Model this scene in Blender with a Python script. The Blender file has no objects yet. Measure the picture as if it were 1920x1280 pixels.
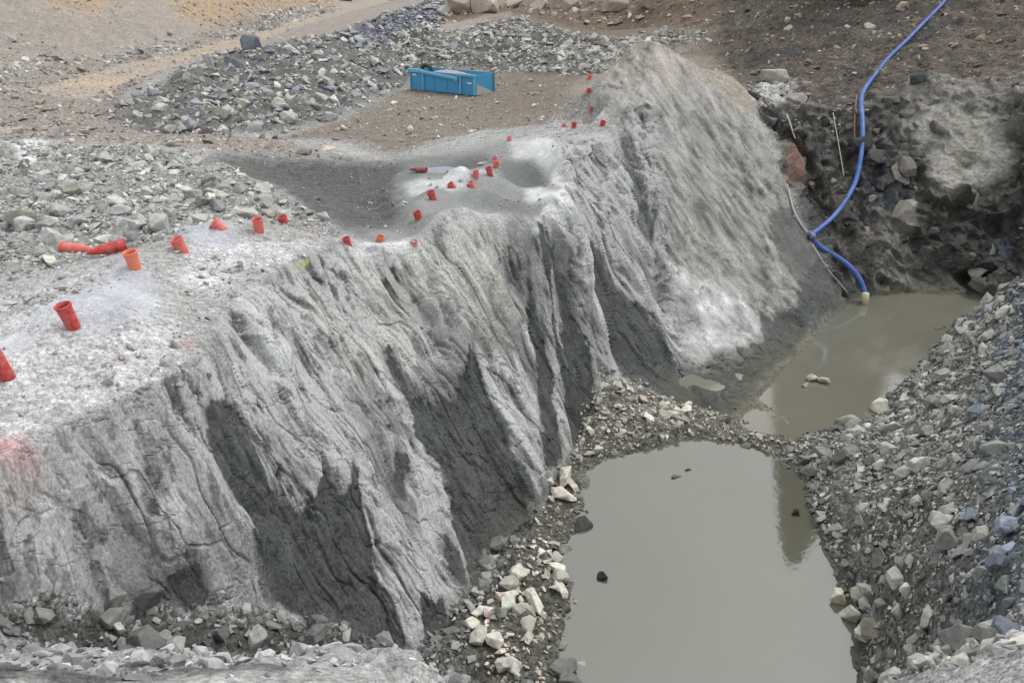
import bpy, bmesh, math, random
import numpy as np
from mathutils import Vector, Matrix, Euler
from mathutils.geometry import delaunay_2d_cdt

# ------------------------------------------------------------------ camera, sky, sun, exposure
scene = bpy.context.scene
COL = scene.collection
PITCH = math.radians(25.0)
FPX = 1500.0
cam_data = bpy.data.cameras.new('camera')
cam_data.sensor_width = 36.0
cam_data.lens = 36.0 * FPX / 1920.0
cam_data.clip_start = 0.1
cam_data.clip_end = 1500.0
cam = bpy.data.objects.new('camera', cam_data)
COL.objects.link(cam)
cam.location = (0, 0, 0)
cam.rotation_euler = (math.radians(90) - PITCH, 0, 0)
scene.camera = cam

SUN_EL, SUN_AZ = math.radians(60), math.radians(60)      # azimuth clockwise from +Y: soft light from the right
world = bpy.data.worlds.new('World')
scene.world = world
world.use_nodes = True
wn = world.node_tree
bg = wn.nodes['Background']
sky = wn.nodes.new('ShaderNodeTexSky')
sky.sky_type = 'NISHITA'
sky.sun_disc = False
sky.sun_elevation = SUN_EL
sky.sun_rotation = SUN_AZ
sky.air_density = 1.0
sky.dust_density = 4.0
sky.ozone_density = 1.0
hs = wn.nodes.new('ShaderNodeHueSaturation')
hs.inputs['Saturation'].default_value = 0.12
wn.links.new(sky.outputs[0], hs.inputs['Color'])
cl = wn.nodes.new('ShaderNodeVectorMath'); cl.operation = 'ADD'      # even veil of cloud over the sky
cl.inputs[1].default_value = (3.4, 3.45, 3.5)
wn.links.new(hs.outputs[0], cl.inputs[0])
wn.links.new(cl.outputs[0], bg.inputs['Color'])
bg.inputs['Strength'].default_value = 0.15
sun_data = bpy.data.lights.new('sun', 'SUN')
sun_data.energy = 0.7
sun_data.angle = math.radians(18)
sun_data.color = (1.0, 0.97, 0.93)
sun = bpy.data.objects.new('sun', sun_data)
COL.objects.link(sun)
sd = Vector((math.sin(SUN_AZ) * math.cos(SUN_EL), math.cos(SUN_AZ) * math.cos(SUN_EL), math.sin(SUN_EL)))
sun.rotation_euler = sd.to_track_quat('Z', 'Y').to_euler()
scene.view_settings.view_transform = 'Standard'
scene.view_settings.look = 'None'
scene.view_settings.exposure = -0.1
scene.view_settings.gamma = 1.0

rng = np.random.default_rng(7)
random.seed(7)
SP, CP = math.sin(PITCH), math.cos(PITCH)
WATER_Z = -11.0

# ------------------------------------------------------------------ small maths helpers
def hd(v):
    yc = (640.0 - v) / FPX
    return CP + SP * yc, SP - CP * yc
def P(u, v, z=None, t=None):
    """world point seen at (u, v) of the photograph, at height z or at depth t"""
    h, d = hd(v)
    if t is None:
        t = -z / d
    return ((u - 960.0) / FPX * t, h * t, -d * t)
def srgb(r, g, b):
    def f(c):
        c /= 255.0
        return c / 12.92 if c <= 0.04045 else ((c + 0.055) / 1.055) ** 2.4
    return np.array([f(r), f(g), f(b)])

_perm = np.random.default_rng(3).permutation(256).astype(np.int32)
_perm = np.concatenate([_perm, _perm, _perm])
_g3 = np.random.default_rng(4).normal(size=(256, 3)).astype(np.float32)
_g3 /= np.linalg.norm(_g3, axis=1, keepdims=True)
def perlin(x, y, z):
    x = np.asarray(x, np.float32); y = np.asarray(y, np.float32); z = np.asarray(z, np.float32)
    xi = np.floor(x).astype(np.int32); yi = np.floor(y).astype(np.int32); zi = np.floor(z).astype(np.int32)
    xf = x - xi; yf = y - yi; zf = z - zi
    xi &= 255; yi &= 255; zi &= 255
    u = xf * xf * (3 - 2 * xf); v = yf * yf * (3 - 2 * yf); w = zf * zf * (3 - 2 * zf)
    def gr(a, b, c):
        g = _g3[_perm[_perm[_perm[(xi + a) & 255] + ((yi + b) & 255)] + ((zi + c) & 255)] & 255]
        return g[..., 0] * (xf - a) + g[..., 1] * (yf - b) + g[..., 2] * (zf - c)
    def L(a, b, t): return a + (b - a) * t
    return 1.6 * L(L(L(gr(0,0,0), gr(1,0,0), u), L(gr(0,1,0), gr(1,1,0), u), v),
                   L(L(gr(0,0,1), gr(1,0,1), u), L(gr(0,1,1), gr(1,1,1), u), v), w)
def fbm(x, y, z, s, octv=4, gain=0.5, ridged=False):
    out = 0; a = 1.0; tot = 0
    for i in range(octv):
        n = perlin(x * s + 17.3 * i, y * s - 9.1 * i, z * s + 4.7 * i)
        if ridged: n = 1 - 2 * np.abs(n)
        out = out + a * n; tot += a
        a *= gain; s *= 2.03
    return out / tot
def sstep(a, b, x):
    t = np.clip((x - a) / (b - a), 0, 1)
    return t * t * (3 - 2 * t)
def blur(A, n, axis=None):
    for ax in ((0, 1) if axis is None else (axis,)):
        if n < 1: continue
        for _ in range(2):
            c = np.cumsum(np.concatenate([np.repeat(A.take([0], ax), n + 1, ax), A, np.repeat(A.take([-1], ax), n, ax)], ax), ax, dtype=np.float64)
            N = A.shape[ax]
            A = (c.take(range(2 * n + 1, 2 * n + 1 + N), ax) - c.take(range(0, N), ax)) / (2 * n + 1)
    return A.astype(np.float32)

# ------------------------------------------------------------------ survey of the pit: break lines
LINES = {}
def line(name, *pts):
    LINES[name] = [P(u, v, z=z) if z > -13 else P(u, v, t=-z) for (u, v, z) in pts]
# depth t is written as a number below -13 with its sign turned (t = -number)
T = lambda t: -float(t)
line('crest_a', (-260, 960, -5.0), (-100, 905, -5.2), (0, 858, -5.3), (100, 805, -5.3), (200, 755, -5.3), (300, 715, -5.3), (365, 670, -5.35), (410, 610, -5.35),
     (450, 550, -5.35), (530, 495, -5.4), (600, 462, -5.45), (660, 452, -5.6), (720, 462, -5.95), (780, 458, -6.0), (830, 435, -5.85), (880, 415, -5.7), (940, 425, -5.95), (1010, 437, -6.1))
line('crest_b', (1010, 437, -6.1), (1022, 400, -5.9), (1040, 368, -5.55), (1058, 358, T(21.7)))
line('crest_c', (1058, 358, T(21.7)), (1066, 340, T(24.0)), (1060, 310, T(25.2)), (1045, 285, T(26.6)), (1040, 262, T(27.3)), (1090, 252, T(27.3)), (1140, 246, T(27.4)), (1160, 236, T(27.8)))
line('crest_d', (1160, 236, T(27.8)), (1136, 196, T(28.6)), (1112, 168, T(29)), (1145, 128, T(29.4)), (1172, 94, T(29.8)), (1198, 68, T(30)), (1234, 72, T(30.1)), (1256, 92, T(30.3)), (1308, 137, T(30.5)),
     (1355, 178, T(30.7)), (1400, 214, T(30.7)), (1444, 289, T(30.1)), (1478, 368, T(29.5)), (1514, 440, T(28.9)), (1554, 510, T(28.4)), (1598, 566, -11.05))
line('foot_a', (-260, 1160, -5.7), (-100, 1135, -6.2), (0, 1132, -6.75), (120, 1132, -7.3), (200, 1130, -7.8), (350, 1140, -8.3), (500, 1140, -8.9), (620, 1165, -9.6), (700, 1200, -10.2), (760, 1225, -10.5),
     (870, 1130, -10.75), (885, 1090, -10.8), (930, 1010, -10.75), (1000, 955, -10.8), (1040, 900, -10.85), (1075, 860, -10.85), (1085, 800, -10.75), (1112, 735, -10.6), (1150, 705, -10.4))
line('foot_b', (1150, 705, -10.4), (1290, 755, -10.8), (1370, 785, -10.95), (1430, 722, -10.88), (1520, 628, -10.9), (1598, 566, -11.05))
line('crest_e', (1322, 132, T(32.2)), (1343, 117, T(32.3)), (1375, 140, T(32.4)), (1405, 176, T(32.5)), (1428, 215, T(32.2)))
# relief inside the face
line('rib_a', (1058, 358, T(21.7)), (1095, 480, T(21.9)), (1130, 600, T(22.1)), (1155, 690, T(22.6)))
line('gully_a', (1072, 352, T(23.6)), (1112, 430, T(23.6)), (1165, 560, T(24.0)), (1235, 685, T(23.6)))
line('slab_a', (1088, 345, T(24.0)), (1140, 420, T(24.6)), (1205, 530, T(24.9)), (1290, 700, T(23.7)))
line('slab_b', (1100, 300, T(26.2)), (1180, 400, T(26.1)), (1215, 490, T(26.0)))
line('inner_gully', (1168, 250, T(28.0)), (1190, 340, T(27.5)), (1218, 450, T(27.0)), (1232, 580, T(25.6)))
line('arete', (1198, 76, T(30)), (1222, 170, T(29.0)), (1226, 250, T(28.1)), (1232, 350, T(27.3)), (1245, 480, T(26.4)), (1262, 600, T(25.3)))
line('slab_mid', (1300, 200, T(30)), (1350, 300, T(29.3)), (1400, 420, T(28.2)), (1440, 520, T(27.4)), (1470, 600, T(26.6)))
line('slab_low', (1330, 620, T(25.2)), (1380, 690, T(24.1)))
# bench behind the crest
line('bench_a', (880, 398, T(22)), (830, 415, T(21.6)), (780, 408, -6.2), (730, 425, -6.4), (690, 438, -6.5))
line('bench_b', (1000, 415, T(21.6)), (950, 400, T(22.6)), (880, 380, T(22.8)), (820, 372, T(23.0)), (760, 365, T(24.0)))
line('bench_c', (1035, 345, T(23.6)), (985, 355, T(24.6)), (930, 330, T(25.2)), (860, 345, T(24.6)), (800, 345, T(25.2)))
line('bench_hollow', (1020, 320, T(25.5)), (985, 315, T(26.3)), (945, 305, T(26.8)))
line('bench_d', (1030, 335, T(24.2)), (1032, 300, T(26.2)), (1010, 290, T(27.0)), (965, 278, T(27.6)), (925, 290, T(27.3)), (850, 310, T(27.5)), (780, 322, T(26.8)))
line('bench_e', (1118, 228, T(29.1)), (1080, 232, T(29.6)), (1000, 245, T(30)), (930, 250, T(30.8)), (860, 262, T(31)), (780, 280, T(30.5)), (720, 295, T(30)))
line('scoop_rim', (740, 310, T(28.5)), (640, 296, T(29.5)), (560, 296, T(29.3)), (470, 286, T(29)), (400, 278, T(29)))
line('scoop_bottom', (720, 400, T(24.6)), (650, 385, T(25.8)), (570, 345, T(27.6)), (500, 318, T(28.4)))
line('field_edge', (380, 286, T(27.4)), (430, 315, T(25.4)), (480, 342, T(23.4)), (560, 388, T(21.2)), (610, 418, T(19.7)), (645, 440, T(18.6)))
line('field_back', (-200, 262, T(28)), (0, 268, T(27.6)), (100, 272, T(27.5)), (220, 282, T(27.3)), (300, 284, T(27.4)), (380, 286, T(27.4)))
line('field_mid', (-200, 380, T(20)), (0, 370, T(21)), (150, 360, T(21.5)), (300, 370, T(21.2)), (450, 385, T(20.6)))
line('field_low', (-200, 480, T(15.8)), (0, 480, T(15.7)), (150, 470, T(15.9)), (300, 450, T(16.5)), (420, 425, T(17.2)))
line('bench_near', (-260, 640, -5.0), (0, 650, -5.1), (140, 600, -5.0), (250, 520, -5.05), (330, 475, -5.1))
# basin with the skip, berm, piles
line('tan_a', (-200, 240, T(36)), (100, 240, T(34)), (300, 250, T(32.5)), (420, 262, T(31.5)), (560, 275, T(31)))
line('tan_b', (-200, 160, T(44)), (0, 170, T(42)), (160, 190, T(41)))
line('road', (160, 188, T(42)), (290, 138, T(50)), (400, 108, T(57)), (480, 80, T(66)), (560, 52, T(77)), (660, 22, T(95)), (742, 4, T(112)), (790, -8, T(130)))
line('road_far', (60, 168, T(45)), (200, 130, T(53)), (330, 104, T(60)), (450, 70, T(72)), (560, 35, T(88)), (640, 12, T(108)), (680, 3, T(120)))
line('bank_left', (-200, 120, T(50)), (0, 110, T(52)), (150, 95, T(57)), (300, 80, T(64)), (440, 52, T(77)), (560, 20, T(98)), (640, -2, T(122)))
line('bank_left_top', (-250, -40, T(56)), (0, -40, T(62)), (200, -40, T(70)), (400, -38, T(85)), (540, -30, T(112)))
line('berm', (200, 215, T(36.5)), (250, 185, T(38.5)), (300, 152, T(42.5)), (360, 125, T(46)), (430, 98, T(49)), (540, 76, T(52)), (640, 60, T(57)), (735, 26, T(68)), (800, 3, T(76)), (870, -12, T(82)))
line('berm_face', (330, 200, T(37)), (450, 170, T(42)), (560, 140, T(46)), (650, 110, T(51)), (740, 70, T(60)))
line('basin_a', (300, 262, T(33)), (420, 258, T(33.5)), (520, 250, T(34.5)), (620, 225, T(38)), (700, 185, T(44)), (760, 158, T(50)), (800, 140, T(53)))
line('pile_foot', (800, 140, T(53)), (850, 132, T(54)), (930, 134, T(53)), (1010, 138, T(51)), (1080, 142, T(49)))
line('pile', (760, 60, T(64)), (805, 52, T(61)), (850, 72, T(58)), (900, 48, T(61)), (960, 30, T(63)), (1010, 42, T(62)), (1070, 62, T(58)), (1140, 80, T(55)), (1200, 66, T(56)), (1290, 60, T(52)), (1335, 66, T(48)))
line('soil_foot', (850, 42, T(67)), (950, 20, T(69)), (1060, 52, T(66)), (1150, 66, T(64)), (1250, 50, T(60)), (1340, 55, T(54)))
line('soil_top', (830, 20, T(72)), (900, 12, T(74)), (1000, 4, T(75)), (1100, 2, T(76)), (1200, -2, T(74)))
line('soil_back', (830, -25, T(95)), (1000, -25, T(95)), (1200, -30, T(90)))
line('basin_b', (640, 262, T(33)), (760, 235, T(36)), (893, 182, T(44.5)), (960, 175, T(45)), (1040, 160, T(45)), (1090, 150, T(44)))
line('basin_c', (900, 228, T(37)), (1000, 222, T(36.5)), (1050, 215, T(36)), (1095, 205, T(34)))
# far pit wall with the hose
line('wall_soil', (1345, 100, T(47)), (1400, 130, T(42)), (1450, 150, T(38)), (1520, 140, T(38)), (1620, 120, T(37.5)), (1700, 112, T(36.5)), (1800, 105, T(35.5)), (1920, 100, T(34)), (2100, 100, T(33)))
line('wall_soil_top', (1340, 30, T(57)), (1420, 0, T(57)), (1500, -5, T(54)), (1620, -5, T(50)), (1775, -5, T(44)), (1920, -5, T(41)), (2150, -5, T(38)))
line('wall_top', (1340, -60, T(72)), (1500, -70, T(62)), (1700, -75, T(54)), (1920, -75, T(48)), (2300, -70, T(42)))
line('ledge', (1412, 182, T(34)), (1450, 190, T(34.4)), (1500, 205, T(34)), (1560, 205, T(33.6)), (1617, 192, T(33.2)), (1700, 160, T(33.2)), (1800, 150, T(33)), (1920, 142, T(32)), (2120, 150, T(31)))
line('ledge_low', (1480, 232, T(33)), (1530, 245, T(32.2)), (1600, 235, T(32.2)), (1690, 215, T(32.2)), (1800, 215, T(32.2)), (1920, 215, T(31.2)))
line('wall_mid', (1470, 270, T(32.6)), (1520, 350, T(31.2)), (1600, 350, T(31.2)), (1680, 350, T(31.0)), (1760, 350, T(31.2)), (1860, 350, T(31.0)), (1960, 340, T(30)), (2120, 330, T(29)))
line('wall_low', (1530, 440, T(30.2)), (1600, 450, T(30.1)), (1680, 450, T(30.0)), (1760, 455, T(30.0)), (1850, 455, T(30.3)), (1930, 440, T(29.5)), (2100, 430, T(27)))
line('wall_foot', (1598, 566, -11.05), (1625, 556, -11), (1700, 545, -11), (1780, 548, -11), (1850, 562, -11), (1930, 560, -11), (2050, 575, -10.0))
# right bank
line('bank_edge', (1580, 1400, -11), (1603, 1295, -11), (1612, 1240, -11), (1622, 1180, -11), (1570, 1080, -11), (1545, 1020, -11), (1518, 960, -11), (1505, 895, -11), (1455, 862, -11))
line('bank_edge2', (1550, 808, -11), (1600, 798, -11), (1655, 770, -11), (1682, 728, -11), (1738, 690, -11), (1752, 650, -11), (1800, 605, -11), (1860, 578, -11))
line('bank_low', (1700, 1195, -9.6), (1660, 1060, -9.9), (1600, 940, -10.2), (1560, 850, -10.5), (1680, 800, -10.3), (1760, 720, -10), (1800, 650, -9.8), (1870, 585, -9.6))
line('bank_mid', (1800, 1190, -7.9), (1780, 1060, -8.2), (1750, 920, -8.8), (1760, 800, -9.2), (1840, 690, -9.0), (1885, 590, -8.6), (1925, 517, -8.0), (1990, 470, -7.4))
line('bank_high', (1930, 1170, -6.1), (1930, 1050, -6.4), (1930, 900, -7.0), (1950, 750, -7.2), (2000, 640, -7.0), (2100, 520, -6.6))
line('bank_out', (2300, 1170, -4.0), (2300, 900, -5.0), (2350, 700, -5.5), (2400, 560, -5.5))
line('bank_near', (2300, 1290, -3.2), (2050, 1235, -4.9), (1930, 1222, -5.1), (1850, 1225, -5.5), (1760, 1232, -6.3), (1700, 1250, -6.8), (1655, 1282, -7.2), (1600, 1320, -7.4))
# causeway
line('causeway', (1125, 790, -10.55), (1180, 790, -10.55), (1250, 795, -10.65), (1320, 800, -10.75), (1400, 817, -10.85), (1480, 832, -10.8), (1560, 850, -10.5))
line('cause_near', (1065, 890, -11), (1110, 872, -11), (1200, 848, -11), (1290, 818, -11), (1400, 838, -11), (1455, 862, -11))
line('cause_far', (1370, 785, -10.98), (1400, 803, -11.08), (1480, 822, -11.05), (1550, 808, -11.03))
line('pond_left', (1065, 890, -11), (1100, 955, -11), (1090, 995, -11), (1050, 1040, -11), (1080, 1100, -11), (1062, 1170, -11), (1045, 1230, -11), (1080, 1290, -11), (1100, 1400, -11))
line('floor_left', (1000, 1010, -10.7), (960, 1120, -10.7), (900, 1200, -10.6), (860, 1290, -10.7), (960, 1400, -10.8))
line('pond_bed', (1250, 900, -11.6), (1400, 950, -11.8), (1200, 1100, -11.8), (1450, 1100, -11.8), (1200, 1280, -11.8), (1500, 1250, -11.8))
line('mud_shelf', (1545, 612, -10.97), (1500, 655, -10.95), (1455, 700, -10.95), (1412, 748, -10.97))
line('mud_fill', (1325, 752, -10.72), (1372, 748, -10.78), (1412, 722, -10.82))
line('pond_bed2', (1490, 770, -11.4), (1570, 700, -11.6), (1640, 640, -11.6), (1700, 590, -11.6))
# floor left foot and own bank
line('floor_a', (-200, 1260, -6.3), (0, 1230, -6.9), (200, 1230, -8.0), (400, 1240, -8.7), (600, 1260, -9.5), (760, 1290, -10.3))
line('own_bank', (-300, 1250, -3.4), (-100, 1240, -3.8), (60, 1250, -4.1), (250, 1262, -4.3), (400, 1248, -4.3), (520, 1238, -4.3), (600, 1236, -4.4), (690, 1250, -4.5), (800, 1262, -4.8), (900, 1300, -5.2), (1050, 1400, -5.6), (1300, 1500, -6.0), (1500, 1440, -6.4), (1600, 1320, -7.4))
FREE = [(0, 0, -1.75), (-9, 3, -3.2), (-14, 6, -4.4), (9, 2, -3.2), (0, -8, -1.7), (-14, -8, -2), (14, -8, -2), (-3, 1.5, -2.7), (2.5, 1.8, -3.2),
        (-40, -8, -2), (40, -8, -2), (-30, 15, -4.5), (30, 12, -3), (-45, 40, -4), (-60, 70, 1), (40, 40, 1.0), (60, 20, 2), (34, 28, -2),
        (-80, 130, 7), (0, 190, 6), (80, 150, 6), (-200, 100, 12), (200, 100, 12), (-200, 400, 20), (200, 400, 20), (0, 400, 20),
        (-200, -8, 0), (200, -8, 0), (-30, 190, 5), (-10, 140, -1.5), (8, 120, 2), (24, 64, 8), (32, 62, 10), (45, 60, 11), (26, 92, 9), (16, 72, 2)]  # closing points raise an unseen hill to darken the far pond's reflection
verts, edges, zs, seen = [], [], [], {}
def addv(p):
    k = (round(p[0], 3), round(p[1], 3))
    if k not in seen:
        seen[k] = len(verts); verts.append(Vector((p[0], p[1]))); zs.append(p[2])
    return seen[k]
for nm, pts in LINES.items():
    idx = [addv(p) for p in pts]
    edges += [(a, b) for a, b in zip(idx, idx[1:]) if a != b]
for p in FREE: addv(p)
dv, de, df, ov, oe, of_ = delaunay_2d_cdt(verts, edges, [], 0, 1e-4)
tz = []
for i, v in enumerate(dv):
    if ov[i]:
        tz.append(float(np.mean([zs[j] for j in ov[i]])))
    else:                                              # crossing of two lines: interpolate on the first crossed edge
        zz = None
        for (a, b) in edges:
            A, B = verts[a], verts[b]
            ab = B - A; L = ab.length
            s = (v - A).dot(ab) / (L * L)
            if 0 < s < 1 and (A + ab * s - v).length < 1e-3:
                c = zs[a] + (zs[b] - zs[a]) * s
                zz = c if zz is None else max(zz, c)
        tz.append(zz if zz is not None else -8)
# ------------------------------------------------------------------ polar survey map (azimuth x log radius) round the viewpoint
AZ0, AZ1, NA = math.radians(-58), math.radians(58), 1300
LR0, LR1, NR = math.log(1.2), math.log(380.0), 1700
az = np.linspace(AZ0, AZ1, NA); lr = np.linspace(LR0, LR1, NR)
GX = np.sin(az)[:, None] * np.exp(lr)[None]; GY = np.cos(az)[:, None] * np.exp(lr)[None]
H = np.full((NA, NR), -5.0, np.float32)
def to_ij(x, y):
    a = np.arctan2(x, y); r = np.hypot(x, y)
    return (a - AZ0) / (AZ1 - AZ0) * (NA - 1), (np.log(np.maximum(r, 1e-3)) - LR0) / (LR1 - LR0) * (NR - 1)
for f in df:
    p = [(dv[i].x, dv[i].y, tz[i]) for i in f]
    (x0, y0, z0), (x1, y1, z1), (x2, y2, z2) = p
    den = (y1 - y2) * (x0 - x2) + (x2 - x1) * (y0 - y2)
    if abs(den) < 1e-9: continue
    sx = []; sy = []
    for a, b in ((0, 1), (1, 2), (2, 0)):
        for s in np.linspace(0, 1, 40):
            sx.append(p[a][0] * (1 - s) + p[b][0] * s); sy.append(p[a][1] * (1 - s) + p[b][1] * s)
    if min(sy) < -0.5 and (min(sx) < 0 < max(sx)):
        i0, i1, j0, j1 = 0, NA, 0, NR
    else:
        ii, jj = to_ij(np.array(sx), np.array(sy))
        i0, i1 = int(max(0, ii.min() - 2)), int(min(NA, ii.max() + 3)); j0, j1 = int(max(0, jj.min() - 2)), int(min(NR, jj.max() + 3))
        if min(sy) < -0.5: j0 = 0
    if i1 <= i0 or j1 <= j0: continue
    X = GX[i0:i1, j0:j1]; Y = GY[i0:i1, j0:j1]
    l0 = ((y1 - y2) * (X - x2) + (x2 - x1) * (Y - y2)) / den
    l1 = ((y2 - y0) * (X - x2) + (x0 - x2) * (Y - y2)) / den
    l2 = 1 - l0 - l1
    m = (l0 >= -1e-6) & (l1 >= -1e-6) & (l2 >= -1e-6)
    H[i0:i1, j0:j1][m] = (l0 * z0 + l1 * z1 + l2 * z2)[m]
H_raw = H.copy()
H = blur(H, 3)

def bil(M, i, j):
    i = np.clip(i, 0, NA - 1.001); j = np.clip(j, 0, NR - 1.001)
    a = i.astype(np.int32); b = j.astype(np.int32); fa = i - a; fb = j - b
    return (M[a, b] * (1 - fa) * (1 - fb) + M[a + 1, b] * fa * (1 - fb) + M[a, b + 1] * (1 - fa) * fb + M[a + 1, b + 1] * fa * fb)
def ground(x, y):
    i, j = to_ij(np.asarray(x, float), np.asarray(y, float))
    return bil(H, i, j)
rr = np.exp(lr)
def hit(u, v):
    """where the sight line through (u, v) meets the ground"""
    h, d = hd(v)
    xc = (u - 960.0) / FPX
    a = math.atan2(xc, h); hr = math.hypot(xc, h)
    i = (a - AZ0) / (AZ1 - AZ0) * (NA - 1)
    i = min(max(i, 0), NA - 1.001); ia = int(i); f = i - ia
    prof = H[ia] * (1 - f) + H[ia + 1] * f
    zr = -d / hr * rr
    k = np.nonzero(prof > zr)[0]
    k = k[k > 5]
    r = rr[k[0]] if len(k) else 150.0
    return (r * math.sin(a), r * math.cos(a), float(-d / hr * r))
def poly_mask(pts, soft=2):
    """pts: photo points (u, v) or survey points (x, y, z); returns a soft mask on the survey map"""
    q = np.array([(p[0], p[1]) if len(p) == 3 else hit(*p)[:2] for p in pts])
    I, J = to_ij(q[:, 0], q[:, 1])
    i0, i1 = int(max(0, I.min() - 1)), int(min(NA, I.max() + 2)); j0, j1 = int(max(0, J.min() - 1)), int(min(NR, J.max() + 2))
    M = np.zeros((NA, NR), np.float32)
    if i1 <= i0 or j1 <= j0: return M
    gi = np.arange(i0, i1)[:, None]; gj = np.arange(j0, j1)[None]
    ins = np.zeros((i1 - i0, j1 - j0), bool)
    for k in range(len(I)):
        a, b = I[k], J[k]; c, d_ = I[k - 1], J[k - 1]
        if a == c: continue
        cond = (gi > min(a, c)) & (gi <= max(a, c))
        ins ^= cond & (gj < (d_ - b) * (gi - a) / (c - a) + b)
    M[i0:i1, j0:j1] = ins
    return blur(M, soft) if soft else M
print('survey ready')
# ------------------------------------------------------------------ zones of the survey map
LN = LINES
def R(n): return LN[n][::-1]
FACE_POLY = LN['crest_a'] + LN['crest_b'][1:] + LN['crest_c'][1:] + LN['crest_d'][1:] + R('foot_b') + R('foot_a')
M_FACE = poly_mask(FACE_POLY, 3)
_k = blur(M_FACE, 6) > 0.02
H = np.where(_k, blur(H_raw, 1), H)
M_WALL = poly_mask(LN['ledge'][:] + R('wall_foot') + [P(1598, 566, z=-11), P(1554, 510, t=29.2), P(1514, 440, t=29.8), P(1478, 368, t=30.4), P(1446, 289, t=31.2), P(1428, 215, t=32.2)], 4)
M_SOILW = poly_mask(LN['wall_top'] + R('ledge') + [P(1380, 150, t=36), P(1345, 100, t=47), P(1340, 30, t=57)], 5)
M_BANK = poly_mask(LN['bank_edge'] + [P(1500, 845, z=-10.9)] + LN['bank_edge2'] + [P(1925, 517, z=-8.0), P(1990, 470, z=-7.4), P(2100, 520, z=-6.6)] + R('bank_out') + LN['bank_near'], 4)
M_CAUSE = poly_mask([P(1112, 735, z=-10.6), P(1150, 705, z=-10.4), P(1230, 735, z=-10.6), P(1290, 757, z=-10.8)] + LN['cause_far'] + [P(1500, 845, z=-10.9), P(1505, 895, z=-11)] + R('cause_near') + [P(1085, 800, z=-10.75)], 3)
M_FLOORL = poly_mask(LN['foot_a'][:16] + LN['pond_left'] + [P(960, 1400, z=-10.8), P(760, 1290, z=-10.3), P(400, 1240, z=-8.7), P(0, 1230, z=-6.9), P(-260, 1260, z=-6.2)], 3)
M_FIELD = poly_mask(LN['field_back'] + LN['field_edge'][1:] + [P(560, 415, t=18.3), P(420, 400, t=18.4), P(330, 440, t=16.6), P(240, 455, t=16.0), P(120, 492, t=15.0), P(0, 500, t=14.8), P(-200, 520, t=14.2)], 3)
M_OWN = poly_mask([P(-300, 1250, z=-3.3)] + LN['own_bank'] + LN['bank_near'][::-1][1:] + [(9, 2, 0), (9, -1, 0), (-9, -1, 0)], 2)
M_ROAD = poly_mask(LN['road'] + R('road_far') + [P(60, 168, t=45), P(90, 180, t=42.5)], 3)
M_TAN = poly_mask([(-30, 262), (150, 268), (300, 274), (420, 284), (540, 292), (640, 288), (560, 272), (420, 258), (300, 250), (200, 225), (230, 195), (290, 140), (420, 100), (560, 50), (640, 10), (560, 8), (300, 95), (-30, 130)], 5)
M_BERM = poly_mask([P(200, 222, t=35.8), P(300, 262, t=33), P(420, 258, t=33.5), P(520, 250, t=34.5), P(620, 225, t=38), P(700, 185, t=44), P(760, 158, t=50)] + [P(800, 52, t=61), P(870, -5, t=80)] + R('berm'), 4)
M_PILE = poly_mask(LN['pile'] + [P(1290, 90, t=48), P(1180, 100, t=47), P(1090, 142, t=48)] + R('pile_foot') + [P(760, 150, t=51), P(740, 80, t=60)], 4)
M_SOILB = poly_mask([P(1340, 55, t=54)] + R('soil_foot')[1:] + [P(820, 40, t=70)] + LN['soil_top'] + [P(1340, -10, t=70)], 3)
M_ORG = poly_mask([(85, -10), (60, 5), (110, 30), (180, 32), (220, 12), (300, -10)], 6) + poly_mask([(300, -12), (310, 20), (360, 50), (440, 45), (500, 22), (620, 12), (640, -12)], 6)
M_BASIN = poly_mask([(500, 262), (640, 262), (740, 290), (900, 245), (1080, 215), (1100, 170), (1060, 148), (940, 140), (800, 145), (740, 172), (640, 225), (540, 252)], 6)
M_MID = poly_mask([(700, 300), (640, 440), (720, 470), (1010, 440), (1040, 370), (1050, 290), (1040, 262), (960, 262), (760, 296)], 4)
M_SCOOP = poly_mask([(385, 290), (470, 290), (560, 300), (700, 300), (770, 305), (740, 350), (760, 440), (650, 438), (560, 380), (480, 338)], 5)
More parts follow.
